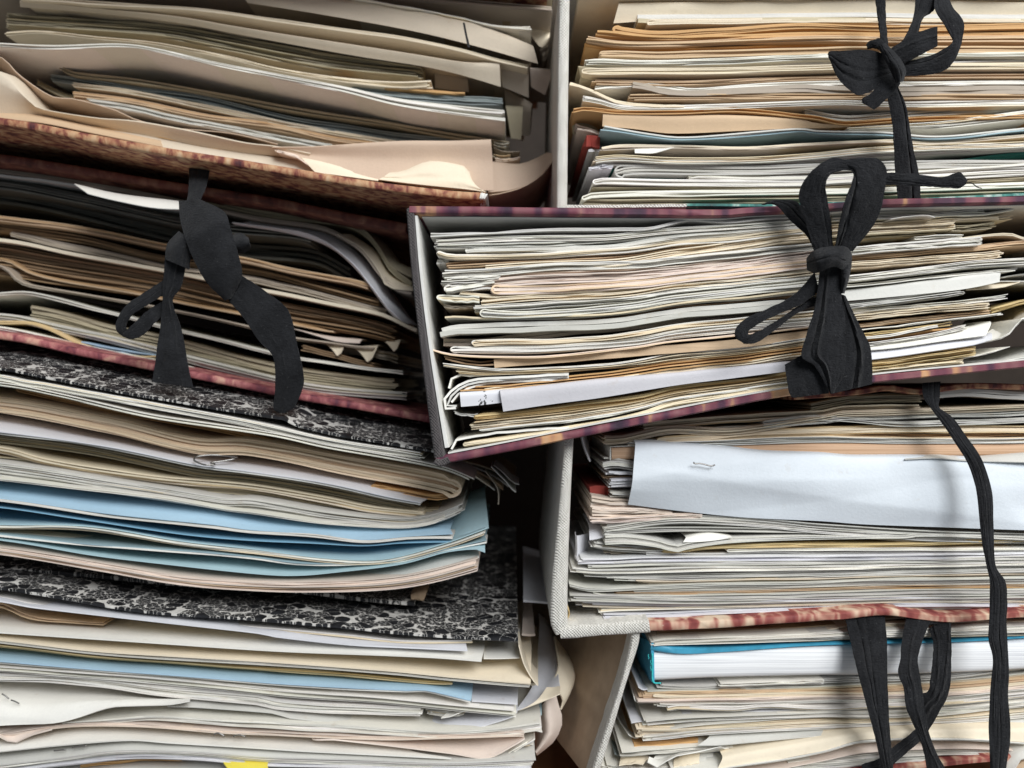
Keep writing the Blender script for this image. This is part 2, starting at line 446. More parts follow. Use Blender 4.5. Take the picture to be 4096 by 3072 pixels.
def patch(stack, rows, c='W', t=.00035, back=.08, back_last=0., n=None, crumple=.0, mat=None, name="paper_sheet", label=None, cat='paper',
          ext=True, sub=5, parent=None, words=None, facets=()):
    """A curved sheet through rows of (trace, depth or depths)."""
    ps = [path(s, ext) for s, _ in rows]
    N = n or int(max(8, min(76, max(length(p) for p in ps)/9)))
    R = []; uvs = []; yys = []
    for p, (s, y) in zip(ps, rows):
        q = resample(p, N)
        yy = np.interp(np.linspace(0, 1, N), np.linspace(0, 1, len(np.atleast_1d(y))), np.atleast_1d(y))
        uvs.append(q); yys.append(yy + YOFF.get(stack, 0))
    if stack in ('C', 'D') and len(rows) == 2 and back and ps[0][:, 1].mean() > 430:
        # a sheet lying in a stack never dips towards the back
        zb = -(uvs[1][:, 1]-384)*(yys[1]+D0)
        lim = -zb/np.maximum(uvs[0][:, 1]-384, 20) - D0 - .002
        yys[0] = np.minimum(yys[0], np.maximum(lim, yys[1]+.004))
        yys[0] = np.convolve(np.pad(yys[0], 3, mode='edge'), np.ones(7)/7, 'valid')
    for q, yy in zip(uvs, yys): R.append(P3(q, yy))
    if back:
        b = R[0].copy(); b[:, 1] += back; R.insert(0, b)
    if back_last:
        b = R[-1].copy(); b[:, 1] += back_last; R.append(b)
    R = np.array(R)
    M = (len(R)-1)*sub+1
    out = np.zeros((M, N, 3))
    for j in range(N):
        out[:, j] = dense3(R[:, j], sub)
    if crumple:
        a = np.linspace(0, 1, M)[:, None]; b = np.linspace(0, 1, N)[None, :]*min(N, 60)/12
        d = np.zeros((M, N))
        for k in range(7):
            fx, fy = rng.normal()*2.2, rng.normal()*1.6
            d += np.abs(np.sin(2*np.pi*(fx*a+fy*b*.4+rng.random())))*rng.normal()*.5
        out[:, :, 1] += crumple*(d-d.mean()); out[:, :, 2] += crumple*.3*(d-d.mean())
    for (a0, b0, a1, b1, amp) in facets:      # a crease line in (along, down) of the sheet and how far the sheet folds back from it
        aa = np.linspace(0, 1, N)[None, :]*4; bb = np.linspace(0, 1, M)[:, None]
        nx_, ny_ = -(b1-b0), (a1-a0)*4; nn = math.hypot(nx_, ny_)
        dd = np.abs((aa-a0*4)*nx_+(bb-b0)*ny_)/nn
        out[:, :, 1] += amp*np.minimum(dd, .5)
    loc = out.reshape(-1, 3).mean(0); loc[2] = out[:, :, 2].min()
    me = grid_mesh(name, out-loc, t, 1.1)
    o = mesh_obj(name, me, mat or M_SHEET, parent, tuple(loc), PAL[c][0])
    if parent is None:
        if label: tag(o, label, cat)
        else: LAYERS.append((o, words or PAL[c][1]+' paper sheet', stack, float(ps[0][:, 1].mean()), cat))
    return o

def dense3(p, per):
    P = np.vstack([2*p[0]-p[1], p, 2*p[-1]-p[-2]]); out = []
    for i in range(1, len(P)-2):
        t = np.linspace(0, 1, per, endpoint=False)[:, None]
        a, b, c, d = P[i-1], P[i], P[i+1], P[i+2]
        L = np.linalg.norm(c-b)
        m1, m2 = (c-a)/2, (d-b)/2
        m1 = m1*min(1, .9*L/(np.linalg.norm(m1)+1e-9)); m2 = m2*min(1, .9*L/(np.linalg.norm(m2)+1e-9))
        out.append((2*t**3-3*t**2+1)*b + (t**3-2*t**2+t)*m1 + (-2*t**3+3*t**2)*c + (t**3-t**2)*m2)
    out.append(p[-1][None]); return np.vstack(out)

# ------------------------------------------------------------------ boards and tapes
def board(name, s, h, mat, parent, y, depth=.16, tilt=0., label=None, ext=True, rough=.25, wav=.2):
    """A cover board: its front edge follows the trace (upper arris), rounded, reaching back."""
    k = hz(s); p = dense(path(s, ext)); N = int(max(10, min(70, length(p)/7)))
    q = resample(p, N, False)
    h = np.atleast_1d(np.asarray(h, float))*k
    H = np.interp(np.linspace(0, 1, N), np.linspace(0, 1, len(h)), h) if len(h) > 1 else np.full(N, h[0])
    q = q.copy(); q[:, 1] += H/2 + wob(N, wav, 3, 9)
    A = P3(q, y+wob(N, .0003, 3, 9)); T = px(H, y)
    rows, th = [], []
    for sft, f in ((0, .62), (.0005, .86), (.0014, 1.0), (.03, 1.0), (depth, 1.0)):
        b = A.copy(); b[:, 1] += sft; b[:, 2] += tilt*sft; rows.append(b); th.append(T*f*(1+wob(N, rough*.12, 4, 12)))
    loc = np.array(parent.matrix_world.translation) if parent else np.zeros(3)
    ploc = np.array(parent.location) if parent else np.zeros(3)
    me = grid_mesh(name, np.array(rows)-ploc, np.array(th), .9)
    o = mesh_obj(name, me, mat, parent)
    if label: o["label"] = label
    return o

def strip(name, left, right, y, parent, origin, bulge=.0006, crease=2, camp=.0005, t=.00045, n=None, mat=None, M=23, ext=False):
    """A length of cotton tape between two traced selvedges, creased lengthwise."""
    a, b = path(left, ext), path(right, ext)
    N = n or int(max(14, min(60, max(length(a), length(b))/3.2)))
    A, Bq = resample(a, N), resample(b, N)
    yy = np.interp(np.linspace(0, 1, N), np.linspace(0, 1, len(np.atleast_1d(y))), np.atleast_1d(y))
    G = np.zeros((M, N, 3)); gr = [(rng.uniform(.15, .85), rng.uniform(.02, .045), rng.uniform(.7, 2.2)*rng.choice([1, 1, -1]), rng.normal()*.16) for _ in range(crease)]
    sl = np.linspace(0, 1, N)
    for i, f in enumerate(np.linspace(0, 1, M)):
        uv = A*(1-f)+Bq*f
        rip = sum(a_*np.exp(-((f-c_-dr*(sl-.5))/w_)**2) for c_, w_, a_, dr in gr)
        d = yy - bulge*math.sin(math.pi*f) + 0.6*camp*rip
        d = d + wob(N, .00018, 3, 10)
        uv = uv + np.stack([wob(N, .16, 5, 14), wob(N, .16, 5, 14)], 1)
        G[i] = P3(uv, d)
    me = grid_mesh(name, G-np.array(origin), t, 1.2)
    return mesh_obj(name, me, mat or M_TAPE, parent)

# ================================================================== the setting
def box_struct(name, x0, x1, y0, y1, z0, z1, mat):
    me = bpy.data.meshes.new(name)
    V = [(x, y, z) for x in (x0, x1) for y in (y0, y1) for z in (z0, z1)]
    F = [(0, 1, 3, 2), (4, 6, 7, 5), (0, 4, 5, 1), (2, 3, 7, 6), (0, 2, 6, 4), (1, 5, 7, 3)]
    me.from_pydata(V, [], F); me.update()
    return tag(mesh_obj(name, me, mat), kind='structure')
box_struct("shelf_back", -.9, .9, .32, .335, -.25, .60, M_DARKWOOD)
box_struct("shelf_board", -.9, .9, -.01, .32, -.225, -.205, M_WOOD)

def root(name, u, v, y, label):
    o = empty(name, tuple(float(a) for a in P3(np.array([u, v]), y)))
    return tag(o, label, 'portfolio')

def ribbon(parent, label=None):
    o = empty("ribbon", (0, 0, 0), parent)
    if label: o["label"] = label
    return o

# ================================================================== A: shaded portfolio, top left
A = root("portfolio", 200, 150, .05, "shaded portfolio at top left with worn orange-red marbled lower cover")
board("lower_cover", "1 0 862 600 972 1200 1082 1700 1160|2 80 1228 700 1330 1300 1402 1550 1415", 62, M_REDA, A, .036, .28, .02)
board("upper_cover", "0 0 -150 600 -120 1190 -100", 14, M_REDA, A, .04, .2, 0)
board("worn_corner", "2 1512 1417 1535 1418 1556 1424", 54, M_LINER, A, .0352, .006, 0, "whitish worn board corner", False, 1.5)
a = 'A'
bundle(a, "0 0 -75 500 -62 1000 -35 1195 -20", 16, 5, 'V', .064)
bundle(a, "0 0 -45 300 -40 700 -22 1195 14", 12, 4, 'X', .064)
patch(a, [("1 -20 835 300 845 700 930 1200 1030", .060), ("1 -20 880 300 905 700 985 1200 1085", .040)], 'T')
bundle(a, "2 1200 -60 1700 0 1900 30 2050 75", 16, 2, 'X', .088, depth=.1)
bundle(a, "2 600 -50 900 0 1300 62 1740 150", 34, 3, 'X', .080)
bundle(a, "2 540 -30 1100 70 1400 132 1640 185 1900 198", [20, 20, 26, 50], 4, 'W', .060)
patch(a, [("2 -260 -60 500 -5 1100 92 1420 160 1640 230 1900 340", .061), ("2 -200 20 300 100 1000 225 1440 330 1940 470", [.062, .060, .058])], 'U', crumple=.0004,
      label="beige grey sheet with a short black mark near its right end, top left portfolio")
bundle(a, "1 150 -25 850 15 1500 60 2028 135|2 200 165 900 262 1400 362 1640 425 1870 478", 26, 2, 'C', .060)
patch(a, [("1 150 5 700 60 1300 122 1700 190|2 10 245 600 335 1050 405 1400 460 1655 462", .063), ("1 150 50 700 95 1300 165 1700 240|2 10 305 600 412 1100 490 1400 560 1665 640", .066)], 'U')
bundle(a, "1 40 95 600 140 1200 180 1700 262|2 30 330 500 410 1100 492", [110, 100, 120, 140, 100], 11, 'V', .074, jr=9, jy=.0016)
bundle(a, "1 30 240 300 226 700 268 1200 318 1700 418|2 30 500 500 572 900 602 1175 592", [25, 25, 30, 60], 4, 'C', .064, jr=8)
bundle(a, "2 400 560 900 640 1410 680", 22, 2, 'O', .066)
bundle(a, "2 560 632 1000 682 1400 708 1690 718", 60, 4, 'S', .067)
bundle(a, "1 -20 312 400 330 900 322 1200 366 1600 458|2 0 540 500 632 900 722 1300 772 1700 812", [34, 34, 30, 45, 95], 5, 'W', .050, jr=5,
       label="thick white folded sheets curving across the middle of the top left portfolio")
bundle(a, "1 420 455 520 522 1000 582 1600 680|2 0 765 600 862 1200 962 1730 1042", 34, 3, 'V', .074)
bundle(a, "1 370 545 900 622 1500 706|2 0 832 500 920 1000 992 1500 1036", 58, 5, 'S', .076)
bundle(a, "1 270 580 420 660 600 720|1 1000 760 1500 850", 40, 3, 'V', .08)
bundle(a, "1 530 605 1000 668 1500 770|2 0 880 500 970 900 1040", 34, 3, 'C', .073)
bundle(a, "1 530 672 1000 730 1500 832|2 0 905 400 992 820 1052", 62, 5, 'T', .072, jr=8)
bundle(a, "1 640 722 1000 780 1300 852 1700 925|2 0 990 420 1062", 50, 4, 'G', .068)
patch(a, [("1 -30 410 150 560 380 710 550 730 850 812 1000 880 1250 940 1700 982 2050 1062", .054), ("1 -30 505 230 750 350 800 550 820 850 880 1000 905 1250 955 1700 1000 2050 1085", .075)], 'J', back=0, back_last=.05)
patch(a, [("1 -20 520 200 722 300 800 700 868 1000 892 1400 962 1800 1050|2 20 1080 260 1130", .046), ("1 -20 850 150 850 300 850 700 925 1000 985 1400 1060 1800 1130|2 20 1150 260 1200", .052)], 'U', back=.06)
bundle(a, "1 560 905 1000 960 1500 1060 1800 1110|2 0 1130 200 1160", 22, 2, 'T', .052)
patch(a, [("1 500 915 1000 985 1500 1085|2 0 1160 300 1200", .053), ("1 500 985 1000 1075 1500 1150|2 0 1230 300 1270", .048)], 'U')
patch(a, [("2 -20 1085 300 1080 900 1042 1300 1040 1592 1030", .045), ("2 -10 1100 300 1150 900 1180 1300 1180 1605 1200", .047), ("2 0 1115 300 1210 800 1330 1300 1400 1612 1405", .044)], 'J', back=.05,
      label="large pinkish tan sheet curling upright above the worn cover corner")
bundle(a, "2 0 1105 150 1140 230 1190 290 1250", 18, 2, 'P', .043, depth=.03)
patch(a, [("2 190 1160 400 1205 770 1310", .046), ("2 300 1275 400 1285 760 1335", .043)], 'C', back=.03)
patch(a, [("2 850 1275 950 1262 1140 1190 1380 1222 1430 1262 1445 1330", .043), ("2 810 1300 950 1300 1150 1290 1400 1330 1500 1385", .039), ("2 765 1325 950 1348 1200 1375 1400 1395 1560 1418", .038)], 'C', back=.03, crumple=.0006,
      label="crumpled pale sheet folded over beside the worn cover corner")
patch(a, [("2 1590 1195 1800 1210 1900 1180 2000 1130", .060), ("2 1570 1420 1750 1400 1920 1330 2020 1220 2080 1140", .050)], 'J', back=.02)
bundle(a, "2 1565 1425 1750 1395 1900 1330 2000 1240 2075 1140", 14, 2, 'J', .048, depth=.08)
for k, (x0, y0, x1, y1, yy, cc) in enumerate([(1600, 1045, 1725, 1060, .07, 'G'), (1610, 1090, 1810, 1110, .072, 'X'), (1600, 1130, 1740, 1140, .068, 'C'), (1620, 1165, 1810, 1150, .066, 'P')]):
    bundle(a, f"2 {x0} {y0} {(x0+x1)/2} {(y0+y1)/2+14} {x1} {y1}", 20, 3, cc, yy, depth=.05)
patch(a, [("2 1700 780 1830 785", .082), ("2 1740 1020 1815 1030", .085)], 'V', back=.05)
patch(a, [("2 1690 640 1900 770", .095), ("2 1700 760 1890 800", .09), ("2 1740 1000 1880 1000", .1)], 'X', back=.05)
patch(a, [("2 1880 500 2060 515", .085), ("2 1890 640 1990 700", .09)], 'P', back=.05)
patch(a, [("2 1180 520 1420 580", .085), ("2 1180 650 1430 680", .087)], 'X', back=.05)
patch(a, [("2 1660 455 1870 480", .068), ("2 1680 640 1870 720", .075)], 'X', back=.05)
patch(a, [("2 1750 60 1960 110 2060 250", .09), ("2 1900 280 1960 350 2000 330", .085)], 'C', back=.05)
for i in range(4):
    bundle(a, f"2 {1930+i*14} {330+i*40} {1990+i*10} {300+i*34} {2060+i*6} {250+i*40}", 10, 2, 'X', .1+.004*i, depth=.05)

# ================================================================== B: dark portfolio, left
B = root("portfolio", 200, 420, .055, "dark portfolio at left with pink marbled lower cover and black tied tape")
board("upper_cover", "5 0 22 400 82 800 150 1140 205|6 250 120 600 190 1000 265", 52, M_DARKB, B, .070, .2, 0)
board("lower_cover", "5 0 1098 500 1202 930 1288|6 100 1142 430 1208 800 1270 1150 1335", 46, M_REDB, B, .058, .2, .03)
b = 'B'
bundle(b, "5 0 70 400 132 700 182 1130 262|6 200 195 560 238 700 262 790 320 860 410 920 510 1040 590", 36, 3, 'V', .062)
bundle(b, "5 0 112 400 172 700 222 1130 305|6 200 232 520 275 650 330 760 410 850 530 930 610 1040 640", 26, 2, 'X', .060)
bundle(b, "5 0 146 300 182 470 210", 14, 1, 'G', .056, depth=.05)
patch(b, [("5 455 206 700 262 1000 300 1180 320", .030), ("5 530 264 700 305 940 350 1180 358", .012)], 'W', label="bright white sheet tongue showing under the dark left portfolio's upper cover")
bundle(b, "5 0 175 500 272 900 360 1080 400|6 60 270 250 285 400 305 480 330", 62, 6, 'K', .062, jy=.002)  # grey sheets; the shadow under the cover is put into their colour
patch(b, [("6 40 262 300 296 440 318 560 372 700 482 800 602 900 735 945 775", .053), ("6 60 275 340 320 520 372 640 440 760 560 850 680 930 780 990 815", .056), ("6 200 250 560 300 700 400 820 520 900 640 980 760 1050 830", .075)], 'L', back=0, back_last=.03,
      label="cool white sheets curling down to the right inside the dark left portfolio")
patch(b, [("6 620 330 750 402 850 532 900 620 1040 640", .058), ("6 700 330 830 420 910 540 1040 610", .068)], 'C', back=0, back_last=.03)
patch(b, [("6 760 300 850 400 910 500 1040 570", .062), ("6 800 290 900 400 960 480 1040 520", .075)], 'V', back=0, back_last=.03)
bundle(b, "5 0 240 500 340 1000 460|6 120 380 500 420 700 520", 100, 4, 'K', .085, jy=.003)  # recessed sheets coloured dark to stand in for the deep shade here
bundle(b, "5 0 395 500 460 1000 566|6 100 452 400 520 700 572 800 602", 34, 4, 'T', .056)
bundle(b, "5 0 450 500 520 1000 640|6 180 510 500 590 860 690", 46, 4, 'N', .066, jy=.002)
bundle(b, "5 60 480 400 560 700 620 1000 690|6 200 570 700 690 900 740", 40, 3, 'X', .062)
bundle(b, "5 0 532 400 608 1000 718|6 220 632 600 702 870 762 1010 830 1060 850", 20, 1, 'C', .054)
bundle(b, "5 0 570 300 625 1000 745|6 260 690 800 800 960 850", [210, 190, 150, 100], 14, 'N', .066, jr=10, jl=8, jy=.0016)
bundle(b, "5 0 648 60 660 180 730 400 782 980 885|6 250 790 600 860", 18, 2, 'T', .060)
bundle(b, "5 0 690 120 790 300 832 900 930|6 120 830 300 880 700 940 830 950", 18, 2, 'X', .058)
bundle(b, "5 0 858 150 852 300 880 550 942 720 982 960 1052|6 280 980 430 1010 800 1062 990 1078", 20, 2, 'W', .053)
bundle(b, "5 180 930 400 980 700 1060 940 1105|6 280 1040 600 1090 960 1130", 92, 8, 'V', .060, jr=8)
bundle(b, "5 0 985 120 1000 300 1042 600 1105 940 1190|6 300 1120 600 1170 1010 1205", 46, 5, 'G', .054, jr=6)
bundle(b, "5 0 1030 150 1028 250 1050 350 1092 480 1160 700 1222 940 1252", 20, 2, 'Y', .050)
bundle(b, "5 480 1150 700 1196 940 1236", 20, 2, 'B', .052)
bundle(b, "5 0 1062 300 1125 500 1172 940 1262|6 280 1160 700 1240 1130 1310", 28, 3, 'W', .049)
patch(b, [("6 380 850 560 890 760 910", .062), ("6 450 870 620 920 745 930", .056)], 'P', back=.04)
for (x, y, w) in [(560, 935, 1.), (712, 952, 1.25), (885, 922, .8)]:
    patch(b, [(f"6 {x} {y} {x+40*w} {y-4} {x+110*w} {y-10}", .064), (f"6 {x+30*w} {y+26*w} {x+50*w} {y+34*w} {x+95*w} {y+22*w}", .059), (f"6 {x+58*w} {y+64*w} {x+64*w} {y+64*w} {x+82*w} {y+48*w}", .055)], 'C', back=.03, n=10)
bundle(b, "6 420 940 700 1010 830 1045", 26, 3, 'N', .058)
bundle(b, "6 600 940 800 960 960 990", 40, 3, 'X', .075)
r = ribbon(B)
o3 = B.location
strip("tail", "5 1140 60 1140 200 1128 315", "5 1275 60 1250 200 1205 315", [.062, .048, .038], r, o3, crease=1)
strip("loop", "5 1080 308 1095 450 1160 640 1250 800 1360 908", "5 1205 300 1350 372 1392 480 1440 640 1458 760 1398 892", [.034, .024, .024, .030], r, o3, crease=1, camp=.0003, bulge=.003)
strip("tail", "6 20 692 110 800 190 920 268 1010 278 1180 268 1290 300 1316", "6 90 555 220 640 350 750 390 900 432 1090 432 1170 385 1280 330 1316", [.030, .030, .032, .036], r, o3, crease=1, camp=.0005)
strip("knot", "6 30 340 80 322 130 350", "6 70 430 100 432 142 405", .030, r, o3, bulge=.006, camp=.0002, M=9)
strip("knot", "5 1080 490 1010 570 1000 660", "5 1170 560 1150 640 1140 720", .030, r, o3, bulge=.005)
strip("loop", "5 1010 770 860 868 760 940 705 1030 703 1090 740 1122", "5 1020 850 880 940 800 992 762 1050 768 1085 800 1105", [.036, .030, .028, .030], r, o3, crease=1)
strip("loop", "5 1020 890 900 962 815 1040 772 1078 745 1100", "5 1030 955 940 1035 870 1110 800 1140 740 1124", [.040, .034, .031, .029], r, o3, crease=1)
strip("tail", "5 1000 600 985 800 975 1000 955 1150 920 1400", "5 1135 640 1090 830 1040 910 1100 1100 1140 1330 1168 1432", [.031, .032, .034, .033, .033], r, o3, crease=2, camp=.0008)

# ================================================================== C: papers between black marbled covers
C = root("portfolio", 200, 560, .05, "portfolio of blue and cream papers under the upper black marbled cover")
board("upper_cover", "9 0 118 300 172 700 255 1300 358 1900 455|10 300 165 800 262 1230 335", 20, M_BLACK, C, .034, .2, .17, rough=1.6, wav=.35)
board("lower_cover", "9 0 1440 600 1482 1200 1542|10 380 1262 700 1305 1090 1338", 34, M_BLACK, C, .052, .2, .05)
board("board_corner", "10 1068 1290 1110 1275 1162 1262", [40, 60, 80], M_KRAFT, C, .050, .01, 0, rough=1.5)
c_ = 'C'
bundle(c_, "9 0 165 160 200 300 218 700 292 1200 382|10 0 135 400 228 800 300 1160 352", 44, 5, 'W', .034, .02, jr=8)
bundle(c_, "9 0 212 400 288 1000 428 1800 545|10 100 215 500 292 1000 382 1300 445 1500 528", 26, 3, 'W', .033, .02, jr=12)
bundle(c_, "9 100 240 500 330 900 418 1500 520|10 50 240 400 330 800 400 1100 450", 34, 3, 'O', .056, .1)
bundle(c_, "9 0 310 700 440 1300 580|10 0 262 500 352 900 422 1200 472 1400 520", [120, 112, 108, 130], 10, 'H', .046, .1, fold='R',
       label="cream papers folded in half at right, under the upper black marbled cover")
for i, (dx, dy) in enumerate([(0, 0), (40, 30), (90, 10), (130, 0), (175, -20)]):
    bundle(c_, f"10 {1180+dx} {395+dy//2} {1400+dx*.8} {450+dy} {1500+dx*.9} {500+dy} {1590+dx} {570+dy}", 12, 2, 'CGTGC'[i], .055+.004*i, .1, depth=.06)
bundle(c_, "10 1620 430 1690 490 1740 540 1785 560", 6, 1, 'G', .056, depth=.03)
bundle(c_, "10 1600 440 1680 520 1740 590 1765 612", 6, 1, 'G', .052, depth=.03)
bundle(c_, "10 1560 470 1630 560 1650 620 1648 690", 6, 1, 'X', .06, depth=.03)
patch(c_, [("9 0 445 600 558 1300 690|10 0 402 500 472 900 542 1235 622", .062), ("9 0 545 700 640 1300 762|10 0 476 500 552 900 640 1130 682", .042)], 'L',
      label="cool white sheet holding a paper clip below the cream folded papers")
bundle(c_, "9 0 550 700 645 1300 768|10 0 482 500 558 900 646 1130 688", 10, 1, 'G', .043, 0, depth=.012)
bundle(c_, "10 800 560 1000 590 1200 628 1315 625", 34, 3, 'O', .050, .1)
bundle(c_, "9 0 572 700 668 1300 796|10 0 498 500 575 900 660 1160 720", 46, 5, 'V', .054, .1, jr=12)
bundle(c_, "9 0 640 300 716 1000 828|10 0 560 500 640 800 700 1160 735", 46, 3, 'C', .052, .1)
bundle(c_, "9 0 700 300 740 1000 865|10 0 600 500 690 900 730 1250 725", 40, 4, 'V', .056, .1, jr=12)
bundle(c_, "9 0 745 800 872 1500 982|10 0 650 500 735 1000 790 1250 750 1430 672", [115, 95, 90, 70, 60], 9, 'G', .047, .12, jr=14,
       label="fanned grey-white pages with upturned right ends above the blue folders")
bundle(c_, "9 0 850 1000 958 1500 1046|10 0 735 500 805 1000 828 1200 805 1290 770", 22, 3, 'W', .040, .02)
patch(c_, [("9 0 872 700 950 1400 1022|10 100 775 500 820 1000 846 1330 852", [.066, .062, .044]), ("9 0 985 700 1085 1400 1158|10 0 862 400 888 750 928 1050 905 1345 888", .036)], 'B', label="light blue folder sheet, uppermost of the blue ones at left")
bundle(c_, "9 0 990 700 1092 1400 1165|10 0 868 400 894 750 934 1050 911 1345 905", 16, 2, 'W', .036, 0, depth=.012)
patch(c_, [("9 0 1015 600 1100 1200 1185|10 0 890 400 918 750 945 1050 925 1335 925", [.056, .054, .044]), ("9 0 1045 500 1118 1200 1222|10 0 932 400 950 750 968 1000 950 1335 942", .036)], 'D', label="bright blue folder sheet, second of the blue ones at left")
patch(c_, [("9 0 1060 600 1140 1200 1232|10 0 940 400 965 750 985 1000 965 1320 930 1560 860", [.075, .068, .044]), ("9 0 1160 600 1172 1200 1268|10 0 988 500 1050 900 1056 1300 950 1575 850", .036)], 'M', label="pale turquoise sheet in shadow below the bright blue folder")
bundle(c_, "9 0 1165 600 1180 1200 1275|10 0 995 500 1056 900 1062 1300 960 1575 862", 24, 3, 'W', .036, 0, jr=4, depth=.012)
patch(c_, [("10 1320 740 1440 650 1560 600", .085), ("10 1300 950 1450 880 1585 850", .045)], 'M', back=.02, label="pale turquoise sheet flaring out beyond the blue folders")
patch(c_, [("9 0 1195 600 1215 1200 1300|10 0 1010 500 1070 900 1070 1300 985 1560 905", [.068, .062, .044]), ("9 0 1225 600 1290 1200 1332|10 0 1040 300 1080 600 1085 1000 1060 1300 990 1570 930", .036)], 'E')
bundle(c_, "9 0 1228 600 1294 1200 1336|10 0 1046 300 1086 600 1090 1000 1066 1300 996 1570 940", 10, 1, 'W', .036, 0, depth=.012)
patch(c_, [("9 0 1235 600 1310 1200 1350|10 0 1060 300 1095 600 1100 1000 1075 1300 1000 1560 950", [.064, .06, .042]), ("9 0 1262 600 1360 1000 1410|10 0 1150 300 1165 600 1140 1000 1090 1300 1010 1500 990 1560 1012", .034)], 'M', label="pale turquoise sheet with curled right corner, lowest of the blue ones")
patch(c_, [("9 0 1300 600 1375 1000 1425|10 0 1160 300 1175 600 1150 1000 1105 1300 1030 1520 1010", [.066, .06, .044]), ("9 0 1308 700 1425 1200 1500|10 0 1195 500 1205 900 1180 1200 1120 1520 1045", .036)], 'G')
bundle(c_, "9 0 1308 700 1418 1200 1496|10 0 1200 500 1202 900 1180 1200 1130 1515 1045", [45, 50, 62, 75, 92], 8, 'P', .034, .1, jr=3,
       label="pale page block with pinkish right end resting above the lower black cover")

# paper clip on the cool white sheet
cp = [(1575, 712), (1480, 700), (1385, 697), (1305, 708), (1287, 728), (1315, 748), (1370, 764), (1425, 758), (1400, 748), (1470, 738), (1560, 722)]
pc = dense(path("9 " + " ".join(f"{x} {y}" for x, y in cp)), 6)
pts = P3(pc, np.interp(np.linspace(0, 1, len(pc)), [0, .4, .6, 1], [.050, .040, .038, .047]))
ploc = pts.mean(0)
tag(mesh_obj("paper_clip", tube_mesh("paper_clip", pts-ploc, .00042, 8), M_STEEL, None, tuple(ploc)), "steel wire paper clip on the cool white sheet at left", "paper clip")

# ================================================================== D: papers below the lowest black cover
D = root("portfolio", 260, 700, .05, "portfolio with broad black and white marbled cover at bottom left")
board("upper_cover", "11 0 188 500 272 1100 368|12 0 392 500 436 1000 488 1655 520", 24, M_BLACK, D, .026, .24, .03, rough=1.4, wav=.3)
d = 'D'
patch(d, [("11 0 200 250 300 1200 420 2000 520|12 0 470 500 530 900 565 1300 545", .060), ("11 0 300 250 345 1200 455 2000 545|12 0 505 500 560 900 580 1310 600", .024)], 'L', t=.0006)
bundle(d, "11 0 262 250 310 1200 430|12 0 445 500 490 900 530 1355 525", 24, 2, 'W', .030, .1)
bundle(d, "11 0 300 200 390 400 425 800 460", [60, 60, 20], 4, 'T', .034, .1)
patch(d, [("11 0 420 600 450 1200 502|12 0 525 500 570 1000 600 1430 545", .050), ("11 0 540 600 580 1200 620|12 0 602 700 630 1100 648 1405 672", .022)], 'W', t=.0006)
patch(d, [("11 0 545 600 590 1200 630|12 0 615 700 642 1100 660 1400 640 1745 560", .050), ("11 0 598 700 680 1300 720|12 0 680 800 740 1200 780 1740 828", .022)], 'C', t=.0006, label="broad cream sheet with sharp right corner below the black marbled cover")
bundle(d, "11 0 602 700 684 1300 726|12 0 686 800 746 1200 786 1740 832", 22, 3, 'G', .023, 0, jr=2, depth=.012)
bundle(d, "11 0 612 700 692 1500 755|12 0 708 500 745 1000 788 1210 800", 40, 3, 'Y', .026, .08)
patch(d, [("11 0 690 1000 760 2000 830|12 0 752 600 790 1350 812", .045), ("11 0 760 700 820 1400 872|12 0 822 500 852 900 870 1030 868 1335 940", .022)], 'B', t=.0006, label="light blue sheet near the bottom left with a bent right corner")
bundle(d, "11 0 766 700 826 1400 878|12 0 828 500 858 900 876 1030 874 1325 944", 10, 1, 'W', .023, 0, depth=.012)
bundle(d, "11 0 795 700 842 1400 900|12 0 856 600 900 1100 950 1645 1000", [40, 50, 60, 55], 7, 'W', .025, .08, jr=3)
patch(d, [("12 1340 815 1500 825 1655 840", .06), ("12 1340 945 1500 955 1650 965", .026)], 'L')
bundle(d, "11 0 850 600 872 1200 945 2000 1010|12 0 925 500 962 1030 985", [50, 60, 90, 70], 4, 'W', .027, .08, jr=10)
patch(d, [("11 0 945 380 975 850 990 1450 1050", .040), ("11 0 1100 300 1120 800 1060 1460 1055", .024), ("11 0 1262 430 1240 780 1132 900 1106 1300 1092 1465 1062", .020)], 'W', crumple=.0010, label="white crumpled sheet hanging over the edge at bottom left corner")
patch(d, [("11 1290 1095 1500 1042 2100 1100|12 100 1010 500 1062 800 1112 1000 1132", .036), ("11 1290 1110 1500 1115 2100 1160|12 100 1060 500 1100 800 1130 1000 1142", .026)], 'G')
bundle(d, "12 1020 992 1100 1000 1190 1010 1300 1000", 40, 6, 'G', .030, jl=6, jr=8)
patch(d, [("12 1190 1000 1240 1010 1300 1005", .033), ("12 1130 1060 1190 1050 1240 1030", .026)], 'W', back=.03, n=14)
patch(d, [("12 850 1105 1100 1080 1500 1040 1650 1010", .045), ("12 1000 1140 1300 1140 1500 1090 1620 1050", .026)], 'L', back=.03)
bundle(d, "11 480 1232 900 1205 1200 1180 1700 1205|12 0 1080 500 1112 900 1142 1200 1150 1500 1130 1820 1080", [30, 40, 60, 50, 70], 4, 'W', .024, .08, jr=3)
bundle(d, "11 0 1318 300 1272 600 1238 1100 1240 1700 1290|12 0 1155 700 1182 1200 1168 1700 1150", [20, 26, 30, 36], 4, 'P', .023, .08)
patch(d, [("11 0 1270 130 1275 380 1270", .03), ("11 0 1340 100 1390 240 1330 400 1285", .021)], 'P', t=.0006)
patch(d, [("11 0 1400 400 1325 700 1265 1100 1265 1700 1320|12 0 1182 500 1218 900 1262", .040), ("11 0 1458 500 1405 1000 1368 1300 1388 2000 1430|12 200 1285 500 1300 900 1320 1200 1335", .020)], 'W', t=.0006, label="white stapled sheet bulging at the bottom left, two staples right of centre")
